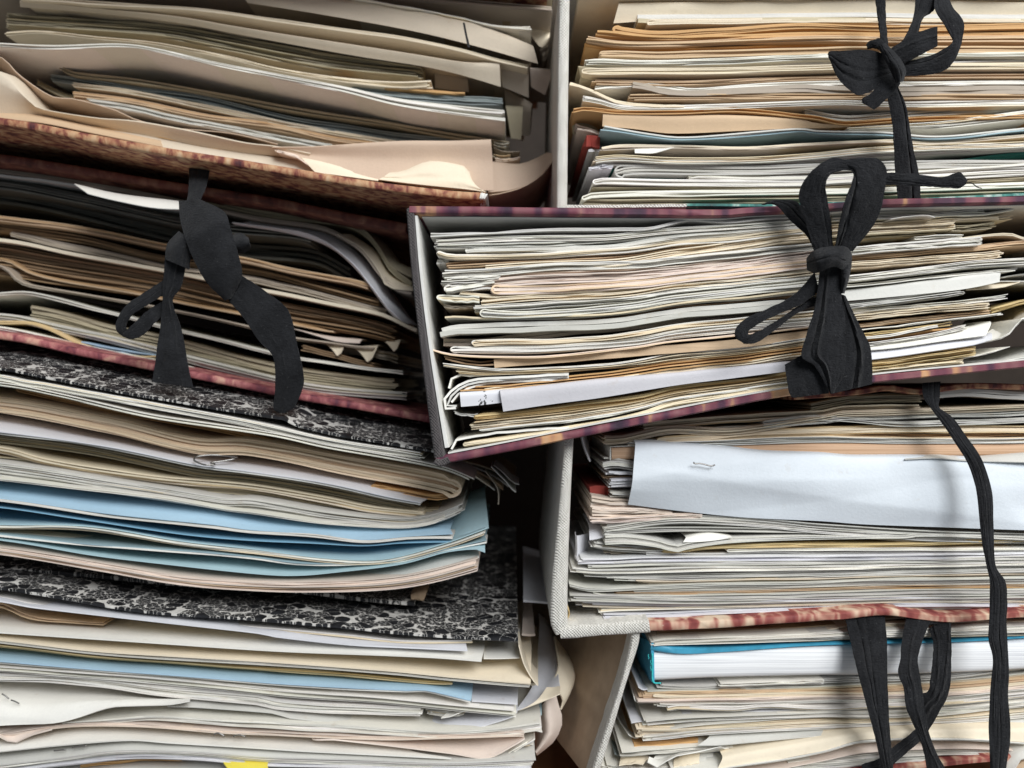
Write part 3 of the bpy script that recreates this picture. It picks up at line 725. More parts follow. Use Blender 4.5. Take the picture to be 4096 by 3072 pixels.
patch(d, [("12 250 1195 800 1172 1400 1145 1690 1152", .042), ("12 400 1205 800 1250 1200 1300 1440 1332 1600 1260 1700 1200", .022)], 'P', t=.0006, label="pale pink sheet sagging at the bottom of the left stack's right end")
for i in range(6):
    bundle(d, f"12 {1440+i*15} {1330-i*22} {1600+i*10} {1290-i*18} {1770-i*4} {1180+i*18}", 16, 2, 'WLW'[i % 3], .026+.0015*i, .05, depth=.05, jr=4)
patch(d, [("11 0 1465 500 1415 1000 1378 1300 1400 2000 1440|12 300 1300 600 1312 1200 1338 1770 1310", .036), ("11 0 1560 500 1500 900 1450 1500 1460 2000 1500|12 300 1338 600 1345 1200 1362 1775 1342", .019)], 'G', t=.0006)
bundle(d, "11 0 1562 500 1500 900 1450 1500 1462 2000 1505|12 300 1345 600 1353 1200 1372 1765 1352", 30, 4, 'W', .020, .08)
bundle(d, "11 0 1600 500 1540 1000 1490 1500 1500 2000 1545|12 300 1375 600 1383 1200 1396 1750 1390", 26, 3, 'L', .020, .08)
bundle(d, "11 600 1560 1100 1508 1400 1510", 18, 2, 'O', .026, .08)
patch(d, [("11 0 1625 600 1570 1100 1525 1600 1540 2200 1570|12 500 1400 1700 1420", .036), ("11 0 1720 600 1680 1100 1640 1600 1650 2200 1680|12 500 1480 1700 1500", .020)], 'G')
patch(d, [("11 1715 1518 1900 1530 2060 1545", .022), ("11 1760 1600 1900 1620 2070 1610", .014)], 'Y', back=.02, label="small yellow slip of paper at the very bottom left").color = (.80, .68, .10, 1)
# sheets sticking out at the right of the left stack
patch(d, [("12 1690 -60 1760 -40 1820 -20", .15), ("12 1690 262 1800 270 1895 280", .06)], 'L', t=.001, back=.02)
patch(d, [("12 1690 300 1740 310 1750 320", .12), ("12 1680 490 1730 495 1770 492", .05)], 'P', t=.001, back=.02)
bundle(d, "12 1660 560 1700 700 1780 830|12 1790 835", 8, 1, 'C', .024, depth=.02)
patch(d, [("12 1420 545 1530 530 1670 540", .06), ("12 1420 655 1530 655 1665 650", .028)], 'W', back=.02)
patch(d, [("12 1735 505 1760 510 1790 520", .10), ("12 1740 830 1765 828 1785 815", .030)], 'C', t=.0012, back=.02)
patch(d, [("12 1800 420 1850 460 1905 560", .09), ("12 1760 820 1850 800 1925 740", .05), ("12 1640 1010 1800 950 1942 870", .032)], 'L', back=.02, label="cool white curled sheet overhanging the right end of the left stack")
patch(d, [("12 1850 850 1900 850 1942 840", .036), ("12 1780 940 1860 920 1942 890", .028), ("12 1660 1010 1790 960 1940 895", .027)], 'C', back=0, n=14)
patch(d, [("12 1915 590 1980 680 2035 760 2030 820", .06), ("12 1930 700 1985 790 2010 860 1990 920", .05), ("12 1900 800 1930 880 1960 940 1945 1000", .045)], 'C', back=.02, t=.0008)
patch(d, [("12 1910 905 1935 1000 1955 1080 1900 1210 1780 1310", .045), ("12 1850 940 1850 1050 1860 1150 1820 1230 1775 1290", .040), ("12 1790 1000 1780 1100 1780 1200 1775 1260", .060)], 'P', back=0, back_last=.02, t=.0007, label="pinkish grey sheet bowed outward beside the tan board")
patch(d, [("12 1660 1010 1740 1000 1815 945", .05), ("12 1670 1020 1750 1025 1815 1040", .040)], 'M', back=.02)
patch(d, [("12 1550 1060 1700 1030 1780 1040", .05), ("12 1500 1130 1700 1135 1820 1155", .030)], 'W', back=.02)
def staple(s, y, label):
    p = dense(path(s, False), 5); q = P3(p, y); l0 = q.mean(0)
    tag(mesh_obj("staple", tube_mesh("staple", q-l0, .00032, 5), M_STEEL, None, tuple(l0)), label, "staple")
staple("11 1645 1322 1680 1312 1730 1336", .0195, "left one of two staples in the bulging white sheet at bottom left")
staple("11 1795 1338 1840 1326 1888 1340", .0195, "right one of two staples in the bulging white sheet at bottom left")
staple("11 15 1010 40 1025 68 1048", .023, "upper staple in the crumpled white sheet at the left edge")
staple("11 85 1058 115 1068 148 1085", .0225, "lower staple in the crumpled white sheet at the left edge")
staple("11 415 1448 460 1443 505 1440", .019, "left staple in the grey sheet at the very bottom left")
staple("11 555 1424 610 1414 665 1408", .019, "right staple in the grey sheet at the very bottom left")

# ================================================================== E: centre portfolio
E = root("portfolio", 640, 440, .02, "centre portfolio with charcoal cloth spine and purple orange marbled covers")
def upright(name, left, right, mat, parent, y, depth, label=None, rough=.2, skew=0.):
    """A standing board whose front edge lies between two traced lines."""
    a_, b_ = path(left, False), path(right, False); N = 50
    A_, B_ = resample(a_, N), resample(b_, N)
    mid = (A_+B_)/2; w = np.linalg.norm(B_-A_, axis=1)
    Q = P3(mid, y + wob(N, .0003, 3, 9)); T = px(w, y)
    rows, th = [], []
    for s_, f in ((0, .6), (.0006, .86), (.0016, 1), (.03, 1), (depth, 1)):
        q = Q.copy(); q[:, 1] += s_; q[:, 0] += skew*s_; rows.append(q); th.append(T*f*(1+wob(N, rough*.08, 4, 12)))
    me = grid_mesh(name, np.array(rows)-np.array(parent.location), np.array(th), .9)
    o = mesh_obj(name, me, mat, parent)
    if label: o["label"] = label
    return o
upright("spine", "7 34 75 70 500 130 1000 205 1570", "7 84 78 115 500 180 1000 262 1540", M_CHAR, E, .000, .12, "charcoal woven cloth spine")
upright("lining", "7 86 116 117 500 182 1000 262 1505", "7 104 128 140 500 206 1000 290 1490", M_LINER, E, .0012, .11)
board("upper_cover", "7 55 62 600 66 1200 74 1926 82|8 300 342 700 322 1100 294 1955 274", [50, 44, 42], M_PURP, E, .000, .14, 0)
board("lower_cover", "7 215 1552 700 1462 1200 1362 1926 1216|8 500 1446 1040 1362 1955 1272", [50, 44, 42], M_PURP, E, .000, .14, 0)
board("cover_lining", "7 130 126 600 128 1200 134 1926 137|8 300 397 700 377 1100 349 1955 329", 6, M_LINER, E, .004, .12, 0)
board("cover_lining", "7 285 1526 700 1445 1200 1345 1926 1202|8 500 1434 1040 1350 1955 1260", 10, M_LINER, E, .002, .12, 0)
board("spine_corner", "7 205 1555 240 1565 290 1548", [40, 48, 40], M_CHAR, E, -.0008, .02, 0)
e = 'E'
def EB(s, h, n, c, y=.008, **k): return bundle(e, s, h, n, c, y, depth=.09, **k)
L17 = """7 170 232 600 208 900 198 1300 192 1480 188|17 0 165 110 138 400 158 700 132 1000 112;18;2;G;.006
7 205 262 700 240 1200 234|17 0 212 300 195 600 175 1200 125;34;5;W;.007;jl5
7 200 290 380 288 900 275 1300 250|17 0 242 400 215 700 185 1200 140;28;4;G;.007;jl5
7 388 310 1000 300 1300 285|17 0 272 400 238 1000 190;34;4;G;.006;L
7 220 328 320 352 700 345 1300 308|17 0 312 400 278 1000 215;36;4;W;.005;L
7 215 375 300 378;26;2;G;.010
7 270 398 700 374 1300 345|17 0 350 300 320 700 268 1100 230;36;4;T;.009;jl4
7 500 415 900 390 1300 375|17 0 385 400 332 800 262 1150 230;62;6;C;.007
7 238 452 500 436 900 402 1400 392|17 0 438 400 402 800 362 1150 325;44;4;W;.004;jl5
7 240 492 400 486 600 468;34;4;W;.005;jl8
7 265 535 420 520 560 498;44;4;W;.005;L
7 450 488 800 458 1300 438|17 0 508 400 464 800 410 1150 362;58;5;P;.006
7 540 528 900 520 1400 490|17 0 568 400 530 1150 445;62;6;P;.005;L
7 220 590 340 596 470 598;40;4;W;.006;L
7 350 574 600 588 1000 562 1400 535|17 0 622 500 585 1150 505;26;3;C;.007
7 478 618 700 598 1200 575 1400 560|17 0 650 500 608 1150 530;34;4;C;.006
7 255 645 330 655 440 652;20;3;X;.010
7 432 654 600 648 1000 620 1400 590|17 0 692 400 650 1150 575;44;6;W;.006
7 475 680 700 690 1000 668 1400 635|17 0 742 400 698 1150 622;44;6;W;.005;L
7 250 722 330 712 480 722 800 718 1300 690|17 0 800 200 780 500 758 1150 685;20;2;W;.006;jl6
7 600 745 1000 728 1300 712|17 0 822 400 785 1150 712;18;2;N;.012
7 235 790 330 765 700 752 1300 725|17 0 850 400 812 900 765;60;2;G;.006
7 255 852 400 850 900 800 1400 755|17 0 920 400 875 1000 820;46;2;X;.014
7 425 856 1000 846 1400 808|17 0 968 400 925 1100 862;44;6;W;.006;L
7 300 894 600 898 900 890 1400 852|17 0 1025 400 985 1100 922;44;6;W;.005;L
7 188 915 300 940 600 952 900 948 1400 895|17 0 1090 500 1045 1100 975;14;2;P;.004
7 260 955 340 975 450 990 565 985;18;2;N;.007
7 558 975 900 948 1400 905|17 0 1128 480 1088 1100 1010;50;1;T;.005
7 248 990 400 1010 600 1028 1100 1008 1400 975|17 0 1190 500 1150 1050 1068;26;3;W;.006
7 330 1022 500 1035 900 1020 1400 985|17 0 1215 500 1165 1050 1090;34;5;C;.007;jl4
7 1000 1058 700 1070 500 1082 390 1100 310 1150 255 1215 262 1255 330 1255;14;1;W;.004
7 1000 1072 700 1085 500 1097 400 1118 330 1160 278 1220 285 1250 335 1243;12;1;G;.005
7 1000 1045 700 1050 400 1065 320 1060 300 1110 290 1140;12;1;W;.008
7 1000 1086 700 1098 510 1112 420 1134 350 1170 305 1222;12;1;W;.006
7 350 1118 600 1108 1200 1050 1400 1022|17 0 1262 500 1210 1050 1130;44;3;O;.007
7 500 1142 1000 1108 1400 1060|17 0 1308 500 1262 1050 1180;32;3;C;.006
7 315 1280 380 1298 470 1296;14;2;G;.008
7 440 1300 900 1250 1400 1185|17 0 1455 500 1398 1000 1330;40;4;Y;.006;L
7 412 1346 700 1318 1000 1285 1400 1225|17 0 1505 500 1438 1000 1365;44;6;C;.006;jl6
7 470 1388 1000 1330 1400 1265|17 0 1545 500 1475 1000 1395;16;2;W;.005
7 1000 1372 600 1402 430 1428 340 1442 308 1480 305 1502;12;1;W;.004
7 375 1462 600 1430 1000 1368 1400 1292|17 0 1565 500 1492 1000 1412;32;4;C;.005;L
18 -150 78 200 58 590 40;26;3;G;.010;jr4
18 -150 112 300 92 700 75 1055 45;50;6;W;.009;jr8
18 -150 150 300 132 700 112 1000 100 1300 62;18;3;W;.009;jr6
18 300 140 500 118 590 112 665 125;14;2;W;.006
18 -150 185 300 165 700 142 1280 118;36;5;C;.011;jr16
18 -150 225 300 195 825 165;62;7;C;.008;jr2
18 780 200 950 195 1150 165;44;4;V;.013;jr10
18 -150 300 300 268 680 252;40;3;V;.013
18 500 288 700 270 890 268;26;5;W;.009;jr8
18 820 300 1050 270 1230 255 1300 265 1358 292;18;2;C;.010
18 -150 378 300 338 700 308 1038 285;62;6;W;.006;jr2
18 -150 442 300 405 700 370 1000 350 1330 312;44;4;T;.009;jr2
18 -150 492 300 462 700 432 1200 396;52;6;C;.007;jr5
18 -150 600 300 552 700 508 1000 470 1355 450;60;7;W;.005;jr8
18 -150 668 300 630 700 585 1310 530;20;3;W;.006;jr4
18 1150 605 1250 590 1358 575;10;1;W;.012
18 1000 640 1150 630 1330 630;14;2;G;.010
18 -150 812 300 765 600 725 900 682;58;7;G;.006;jr8
18 -150 868 300 832 700 800 1240 738;34;4;W;.008;jr5
18 -150 912 300 868 700 830 1095 800;48;6;C;.006;jr3
18 -150 985 300 938 700 895 1100 858;36;4;T;.008;jr3
18 -150 1032 300 985 700 935 1195 878;16;2;W;.006
18 -150 1062 300 1015 800 950;30;3;Y;.009
18 -150 1090 300 1045 690 972;18;2;W;.006
18 -150 1118 300 1062 800 990;26;2;O;.010
18 -150 1150 300 1090 700 1030 930 968;30;4;W;.007;jr5
18 -150 1275 300 1232 700 1175 985 1135;78;9;Y;.006;jr2
18 -150 1350 300 1302 600 1268 890 1240;50;6;C;.006;jr2
18 800 1248 950 1215 1080 1190 1255 1135;10;2;W;.010;jr8
18 1100 850 1200 820 1358 772;40;3;Y;.018"""
for ln in L17.split("\n"):
    s_, h, n_, c_, yv, *op = ln.split(";")
    kw = {}
    for o_ in op:
        if o_ in 'LR': kw['fold'] = o_
        else: kw[o_[:2]] = float(o_[2:])
    EB(s_, float(h), int(n_), c_, float(yv), **kw)
patch(e, [("7 355 1172 480 1165 605 1155", .004), ("7 362 1255 480 1245 612 1230", .0035)], 'L', back=.05, mat=M_GLOSS, label="short chipped white label sleeve with dark spots, low in the centre portfolio")
patch(e, [("7 592 1160 900 1125 1200 1092|17 0 1352 400 1312 900 1262", .002), ("7 612 1283 900 1240 1200 1200|17 0 1448 400 1398 900 1335", .0015)], 'L', back=.06, mat=M_SHEET, label="long lavender grey glossy sleeve low in the centre portfolio, ending under the bow").color = (.56, .55, .58, 1)
patch(e, [("18 -150 715 200 678 500 640 800 600 1165 558", .006), ("18 -150 800 200 768 500 740 900 695 1165 640", .0045)], 'G', back=.06, crumple=.0003, label="wide grey-white sheet right of the bow in the centre portfolio")
patch(e, [("18 900 690 1050 660 1200 640 1325 632", .012), ("18 905 702 1050 695 1200 680 1325 640", .009)], 'C', back=.05)
patch(e, [("18 -150 1165 300 1115 700 1050 1095 950", .010), ("18 -150 1190 300 1160 700 1105 1060 1058", .005)], 'W', back=.05)
patch(e, [("18 -150 1205 300 1170 700 1115 1000 1085 1100 1040", .008), ("18 -150 1280 300 1230 700 1172 980 1128 1110 1085", .004)], 'L', back=.05)
patch(e, [("18 880 1290 1100 1240 1358 1160", .05), ("18 900 1300 1100 1275 1358 1230", .006)], 'G', back=.05)
patch(e, [("18 1150 960 1250 930 1358 830", .035), ("18 960 1110 1200 1065 1358 920", .010)], 'W', back=.04, label="white sheet curling up at the right edge below the centre bow")
EB("18 960 1112 1150 1078 1250 1030 1358 925", 14, 3, 'W', .009)
# bow
r = ribbon(E, "black cotton tape tied in a bow")
oE = E.location
strip("tail", "8 370 330 455 332 545 425 650 525 700 640", "8 435 305 560 304 605 335 685 455 745 600", [-.003, -.004, -.006, -.008], r, oE, crease=2, camp=.0008)
strip("loop", "8 700 630 640 450 597 290 622 195 700 105 800 48 880 62", "8 800 620 795 480 772 320 757 230 778 155 850 125 905 122", [-.010, -.012, -.016, -.020, -.020], r, oE, crease=1, camp=.0006)
strip("loop", "8 790 52 880 56 1000 48 1080 58 1124 120 1110 260 1060 430 920 610", "8 850 122 905 118 930 150 915 205 880 290 850 400 830 500 810 610", [-.019, -.022, -.021, -.016, -.011], r, oE, crease=2, camp=.0011)
strip("tail", "8 1095 135 1300 146 1460 166 1565 134 1612 185", "8 1095 207 1300 216 1480 226 1560 232 1602 205", [-.012, -.014, -.014], r, oE, crease=1)
th = dense(path("8 1600 195 1640 200 1670 222 1700 232", False), 6)
mesh_obj("thread", tube_mesh("thread", P3(th, -.013)-np.array(oE), .0002, 5), M_TAPE, r)
strip("tail", "8 725 680 700 915 650 1090 612 1242 690 1300 790 1470", "8 872 680 852 880 872 1000 878 1200 868 1350 805 1468", [-.014, -.016, -.017, -.015], r, oE, crease=2, camp=.0010)
strip("tail", "8 820 860 845 1000 850 1200 835 1340 800 1470", "8 875 880 962 1060 1020 1170 1038 1300 1036 1412", [-.010, -.011, -.012, -.011], r, oE, crease=2, camp=.0014)
strip("tail", "8 512 1296 525 1390 548 1484 600 1488", "8 612 1238 715 1300 770 1380 775 1468", [-.010, -.013, -.011], r, oE, crease=1, camp=.0006)
strip("loop", "8 690 740 560 880 400 962 270 1022 214 1085 216 1132 262 1166", "8 720 850 610 930 480 985 360 1045 290 1090 292 1115 320 1108", [-.012, -.013, -.015, -.014], r, oE, crease=1)
strip("loop", "8 715 880 600 940 480 1020 380 1080 300 1120 275 1150", "8 720 930 600 975 480 1062 390 1132 320 1168 262 1166", [-.009, -.010, -.011, -.013], r, oE, crease=1)
strip("knot", "8 645 655 690 608 780 584 880 586 914 630", "8 648 722 700 742 800 702 870 722 912 705", [-.012, -.022, -.024, -.021, -.012], r, oE, crease=2, camp=.0009, bulge=.004)
strip("knot", "8 850 700 858 780 846 862", "8 912 690 895 780 868 866", [-.016, -.017, -.013], r, oE, bulge=.003, M=9)

# ================================================================== F: linen portfolio, top right
F = root("portfolio", 780, 180, .05, "pale linen portfolio at top right with grey spine edge and tied tape")
upright("spine", "3 162 -90 152 400 145 900 138 1560", "3 240 -90 232 400 226 900 220 1560", M_LINEN, F, .020, .14, "pale woven linen spine")
board("lower_cover", "3 150 1508 600 1506 1100 1500", 30, M_LINEN, F, .0205, .14, 0, rough=1.)
board("lower_cover", "3 1098 1498 1936 1496|4 300 1490 1928 1420", 26, M_GREEN, F, .021, .14, 0)
board("upper_cover", "3 150 -300 1900 -310|4 1928 -310", 30, M_LINEN, F, .02, .14, 0)
f = 'F'
def FB(s, h, n, c, y=.03, **k): return bundle(f, s, h, n, c, y, depth=k.pop('depth', .10), **k)
patch(f, [("3 230 -60 500 -60 700 -60", .09), ("3 240 180 330 230 560 150", .13)], 'C', back=.02)
FB("3 300 -80 1936 -90|4 1928 -90", 60, 6, 'C', .03)
patch(f, [("3 600 24 900 18 1936 8|4 1000 -2 1928 18", .034), ("3 560 172 900 150 1936 120|4 1000 100 1928 120", .036)], 'C', back=.08, label="beige folder face at the top of the upper right portfolio")
FB("3 730 112 1200 104 1936 98|4 1000 100 1928 108", 62, 2, 'G', .033)
FB("3 810 140 1400 138 1936 128|4 1000 135 1928 140", 48, 4, 'C', .032, fold='L')
FB("3 558 190 900 226 1400 200 1936 172|4 1000 190 1928 172", [58, 40, 40, 60], 4, 'O', .031, fold='L')
FB("3 430 226 700 252 1000 262 1936 236|4 1000 240 1928 232", 34, 2, 'O', .032)
FB("3 360 262 600 300 900 305 1936 266|4 1000 268 1928 262", [50, 50, 60, 60], 3, 'T', .031)
FB("3 338 322 520 345 900 352 1936 328|4 1000 320 1928 315", 26, 2, 'O', .034)
FB("3 462 368 900 378 1936 352|4 1000 342 1928 338", 50, 4, 'T', .030, fold='L')
FB("3 350 436 480 430 700 440 1100 438 1936 402|4 1000 388 1928 382", 46, 4, 'W', .030, jl=4)
FB("3 480 478 1000 476 1936 450|4 1000 438 1928 432", 24, 2, 'L', .034)
FB("3 328 502 700 498 1200 500 1936 480|4 1000 466 1928 460", [50, 46, 46], 6, 'C', .029, fold='L')
patch(f, [("3 300 490 900 540 1936 525|4 1000 510 1928 505", .031), ("3 320 600 900 585 1936 560|4 1000 545 1928 540", .036)], 'V')
FB("3 398 592 900 596 1300 590 1936 560|4 1000 545 1928 540", 32, 3, 'T', .032, jl=8)
FB("3 412 632 560 622 720 612 900 615 1100 645 1300 640 1936 598|4 1000 600 1928 590", 36, 3, 'W', .031)
FB("3 690 602 800 620 950 655 1300 652 1936 622|4 490 632 1000 645 1928 632", [40, 60, 62, 60], 2, 'X', .029)
FB("3 660 690 1200 692 1936 690|4 1000 690 1928 692", 52, 5, 'T', .030, jl=8)
FB("3 228 602 300 620 420 668 560 730 720 760 1100 768", 24, 2, 'C', .029, depth=.07)
FB("3 328 702 450 722 650 775 1100 775 1936 742|4 600 735 1000 745 1928 730", [44, 44, 50, 60], 6, 'W', .029, jl=4)
FB("3 240 812 330 782 600 808 1100 810 1500 800 1936 842|4 400 852 600 890 1000 862 1928 842", 36, 4, 'O', .028, jl=6)
FB("4 300 800 600 850 900 830 1928 760", 50, 4, 'G', .032)
patch(f, [("3 482 838 900 852 1400 850 1936 880|4 400 910 650 925", .028), ("3 478 932 700 950 1000 985 1500 965 1936 945|4 400 945 650 935", .029)], 'T', back=.07, label="tan envelope edge with pale rubbed patches in the upper right portfolio")
patch(f, [("3 245 850 330 850 490 862", .04), ("3 260 990 330 990 490 940", .05)], 'V', back=.05)
FB("3 280 918 400 950 470 975", 26, 2, 'P', .036)
FB("3 345 1000 400 995 460 1005", 85, 1, 'R', .034, name="red_book", label="small red book end poking out of the upper right portfolio", cat="book")
FB("3 365 1078 430 1085 480 1090", 40, 2, 'L', .036)
FB("4 620 940 1000 915 1400 885 1928 815", [30, 60, 80, 110], 6, 'W', .028, label="thick white pages rising at the right edge of the upper right portfolio")
FB("3 482 930 600 945 850 985 1050 1008 1400 988 1936 945|4 400 958 900 970 1300 1000 1928 940", 22, 2, 'W', .026)
FB("3 465 952 600 968 850 1008 1050 1030 1400 1010 1936 966|4 400 980 900 992 1300 1020 1928 960", 8, 1, 'E', .0245, label="teal folder sheet in the upper right portfolio")
FB("3 470 1080 600 1062 1000 1066 1500 1080 1936 1060|4 400 1055 900 1025 1300 1040 1928 990", 22, 2, 'C', .028)
FB("3 460 1104 1000 1090 1500 1102 1936 1082|4 400 1077 900 1047", 6, 1, 'X', .0275)
patch(f, [("3 715 1102 850 1095 1010 1090", .028), ("3 718 1130 850 1132 940 1105", .026)], 'W', back=.03, label="small white slip standing out below the teal folder")
FB("3 405 1162 600 1142 1000 1158 1400 1160 1936 1134|4 900 1080 1928 1040", 44, 5, 'W', .027, jl=4)
FB("3 440 1205 700 1208 1400 1192 1936 1182|4 900 1138 1928 1085", 28, 3, 'G', .029)
FB("3 375 1230 440 1218 560 1215", 28, 3, 'L', .029)
patch(f, [("3 380 1260 470 1255 580 1245", .032), ("3 370 1330 470 1320 580 1310", .05)], 'Q', back=0, back_last=.05)
FB("3 570 1226 700 1215 1400 1218 1936 1212|4 900 1185 1928 1180", [76, 60, 56], 6, 'G', .028, fold='L')
FB("3 600 1290 1200 1282 1936 1266|4 900 1245 1928 1120", 34, 2, 'Q', .034)
FB("3 1095 1300 1180 1282 1300 1290 1936 1300|4 600 1280 1928 1195", 40, 4, 'W', .028, jl=6)
FB("3 410 1322 500 1312 1000 1322 1936 1332|4 600 1310 1928 1250", 46, 6, 'W', .027, fold='L')
FB("3 400 1372 900 1374 1936 1378|4 600 1360 1928 1300", 24, 3, 'V', .030)
FB("3 330 1440 420 1418 900 1402 1936 1396|4 600 1390 1928 1340", 40, 4, 'W', .027, fold='L')
FB("3 560 1440 900 1432 1936 1428|4 600 1420 1928 1380", 22, 3, 'X', .032)
FB("3 330 1470 700 1470 1300 1462 1936 1455|4 600 1448 1928 1405", 40, 3, 'V', .030)
r = ribbon(F, "black cotton tape tied in a loose bow")
oF = F.location
strip("tail", "4 825 -60 850 130 872 290", "4 905 -60 908 130 925 335", [.014, .012, .008], r, oF, crease=1)
strip("tail", "4 918 700 955 900 970 1100 978 1280 1000 1480", "4 1000 640 1060 800 1102 1050 1150 1280 1168 1480", [.008, .010, .013, .016], r, oF, crease=1, camp=.0012)
strip("loop", "4 1130 -60 1112 130 1040 290 950 380", "4 1300 -60 1262 75 1182 135 1140 265 1080 380", [.012, .010, .006, .004], r, oF, crease=2, camp=.0008)
strip("loop", "4 1050 562 1250 546 1380 490 1462 330 1480 160 1400 55 1360 -60", "4 1030 460 1180 428 1300 382 1402 312 1380 250 1320 150 1265 50 1280 -60", [.004, .002, .000, .003, .010], r, oF, crease=1, camp=.0008)
strip("tail", "4 950 355 1100 262 1200 220 1288 198", "4 1040 470 1170 402 1230 370 1288 342", [.002, .000, .000], r, oF, crease=2, camp=.0006)
strip("loop", "4 1000 440 900 400 770 368 600 376 498 378 484 402", "4 980 560 860 640 720 702 650 668 560 580 490 420", [.002, .000, -.002, .002], r, oF, crease=2, camp=.0007)
strip("tail", "4 985 540 880 600 800 690 735 725 740 760", "4 1015 620 960 690 900 740 850 790 822 808", [.001, .000, .001], r, oF, crease=2, camp=.0006)
strip("loop", "4 765 330 790 305 860 285 900 310", "4 775 362 820 355 870 370 920 400", [.002, .000, .000], r, oF, crease=1)
strip("knot", "4 850 340 920 470 985 610", "4 905 320 1010 430 1055 520 1035 600", [.000, -.006, -.002], r, oF, crease=2, camp=.0009, bulge=.003)

# ================================================================== G: linen portfolio, right
G = root("portfolio", 800, 600, .05, "linen portfolio at right with red cream marbled cover and white envelope")
upright("spine", "13 186 150 150 700 112 1250 112 1520 150 1592", "13 248 150 212 700 182 1250 178 1480 182 1500", M_LINEN, G, .0112, .14, "pale woven linen spine")
board("lower_cover", "13 152 1508 450 1484 745 1462", 84, M_LINEN, G, .0107, .14, 0, rough=.8)
board("lower_cover", "13 742 1472 1000 1468 1500 1440 1908 1415|14 500 1582 760 1552 1000 1582 1200 1600 1653 1572", [64, 54, 46, 38], M_REDG, G, .0112, .14, 0, rough=.7)
board("upper_cover", "14 200 200 560 172 800 142 1000 166 1300 130 1653 136", 38, M_REDA, G, .020, .14, 0)
board("cover_lining", "13 200 1478 450 1462 745 1448 1000 1455", 8, M_LINER, G, .018, .12, 0)
g = 'G'
def GB(s, h, n, c, y=.026, **k): return bundle(g, s, h, n, c, y, depth=k.pop('depth', .10), **k)
GB("13 700 150 1200 108 1908 62|14 500 272 1000 262", 50, 4, 'C', .026)
GB("14 300 250 560 205 800 198 1010 195", 56, 6, 'V', .026)
GB("14 1100 180 1300 168 1653 190", 48, 2, 'G', .024)
GB("13 430 236 560 232 720 196 900 165 1300 182 1700 122 1908 92|14 500 305 800 300 1020 290 1653 264", [60, 50, 40, 36], 6, 'C', .024, jl=4, jr=4)
GB("13 1000 195 1400 170 1908 132|14 500 345 700 340 900 335 1653 312", 24, 3, 'G', .025)
GB("14 900 310 1200 320 1653 305", 30, 3, 'M', .026)
GB("14 0 365 300 330 600 345 900 372 1653 345", 36, 4, 'G', .025)
GB("13 790 242 1100 222 1400 198 1908 176|14 100 400 400 385 1000 398 1653 398", [66, 52, 40], 6, 'C', .025, fold='L')
GB("13 500 250 650 240 800 255", 26, 3, 'X', .03)
GB("14 0 448 500 440 1000 452 1653 440", 26, 3, 'T', .028)
GB("13 590 278 900 272 1300 255 1908 236|14 100 465 600 470 1000 478 1653 472", 40, 5, 'W', .024, jl=6)
# tan paperback
tb = root("paperback_book", 900, 440, .03, "tan paperback book lying behind the white envelope"); tb["category"] = "book"
board("page_block", "13 492 312 700 306 1250 302 1908 282|14 400 516 900 514 1653 510", [88, 86, 84, 76], M_TANPAGES, tb, .024, .1, 0, wav=.1)
board("cover", "13 484 308 700 300 1250 296 1908 276|14 400 510 900 508 1653 504", 6, M_LINER, tb, .0235, .1, 0, wav=.1)
upright("spine", "13 478 310 478 400", "13 490 310 490 400", M_LINER, tb, .0235, .08)
GB("13 430 392 520 384 640 402 800 410", 72, 4, 'G', .024, jl=3)
GB("13 440 478 500 470 640 478 800 480", 24, 2, 'L', .026, jl=6)
GB("13 425 500 560 505 800 510", 20, 3, 'N', .030)
GB("13 470 530 640 522 800 525", 58, 4, 'L', .024, jl=3)
GB("13 480 600 640 604 800 610", 42, 3, 'G', .026, jl=4)
GB("13 350 575 420 568 478 575", 75, 1, 'R', .034, name="red_book", label="dark red book end left of the white envelope", cat="book")
GB("13 352 642 480 655 640 662 900 690", [125, 105, 80], 5, 'P', .022, jl=2)
GB("13 345 782 600 772 900 752 1100 748", 36, 3, 'P', .021)
# envelope
env = patch(g, [("13 655 282 1000 302 1300 328 1550 354 1908 366|14 300 588 600 602 1000 602 1653 628", .016),
          ("13 640 450 1000 470 1400 500 1908 520|14 300 720 700 740 1100 750 1653 770", [.0135, .0125, .014, .012, .013]),
          ("13 626 600 1000 620 1400 650 1908 680|14 300 880 700 900 1100 910 1653 930", [.0135, .0145, .013, .015, .0135]),
          ("13 612 702 1000 752 1400 792 1908 816|14 300 1010 700 1036 1300 1056 1653 1066", .015)], 'L', t=.0006, back=.05, sub=12, n=110, facets=((.0, .62, .38, .15, .0050), (.10, .55, .72, .95, .0042), (.52, .0, .66, .9, .0030), (.62, .4, 1., .25, .0030), (.70, .1, .78, .9, -.0026)),
      name="envelope", label="blank bluish white creased envelope lying across the right portfolio", cat="envelope")
env.color = (.67, .72, .77, 1)
patch(g, [("14 900 602 1100 585 1300 600 1653 575", .022), ("14 900 612 1100 605 1300 622 1653 632", .0165)], 'G', back=.03)
staple("13 1035 412 1042 422 1080 422 1118 430 1155 438 1178 430", .0115, "bent staple on the white envelope")
GB("13 430 832 500 822 900 768 1300 775 1908 822|14 300 1030 1000 1062 1653 1080", [50, 70, 80, 60, 40], 9, 'G', .022, jl=6)
GB("13 435 868 700 850 1000 845 1500 850 1908 862|14 300 1075 1000 1085 1653 1100", 32, 5, 'G', .022, jl=10)
patch(g, [("13 340 825 400 835 440 840", .035), ("13 345 930 400 920 445 905", .024)], 'L', back=.03)
GB("13 440 895 600 892 800 922 920 958 1000 935 1250 905 1908 895|14 300 1085 900 1090 1000 1078 1653 1100", [70, 40, 20, 36, 36], 4, 'G', .020, jl=2)
patch(g, [("13 985 912 1080 890 1160 886 1285 905", .021), ("13 965 945 1080 942 1200 930 1290 912", .019)], 'W', back=.03, n=16)
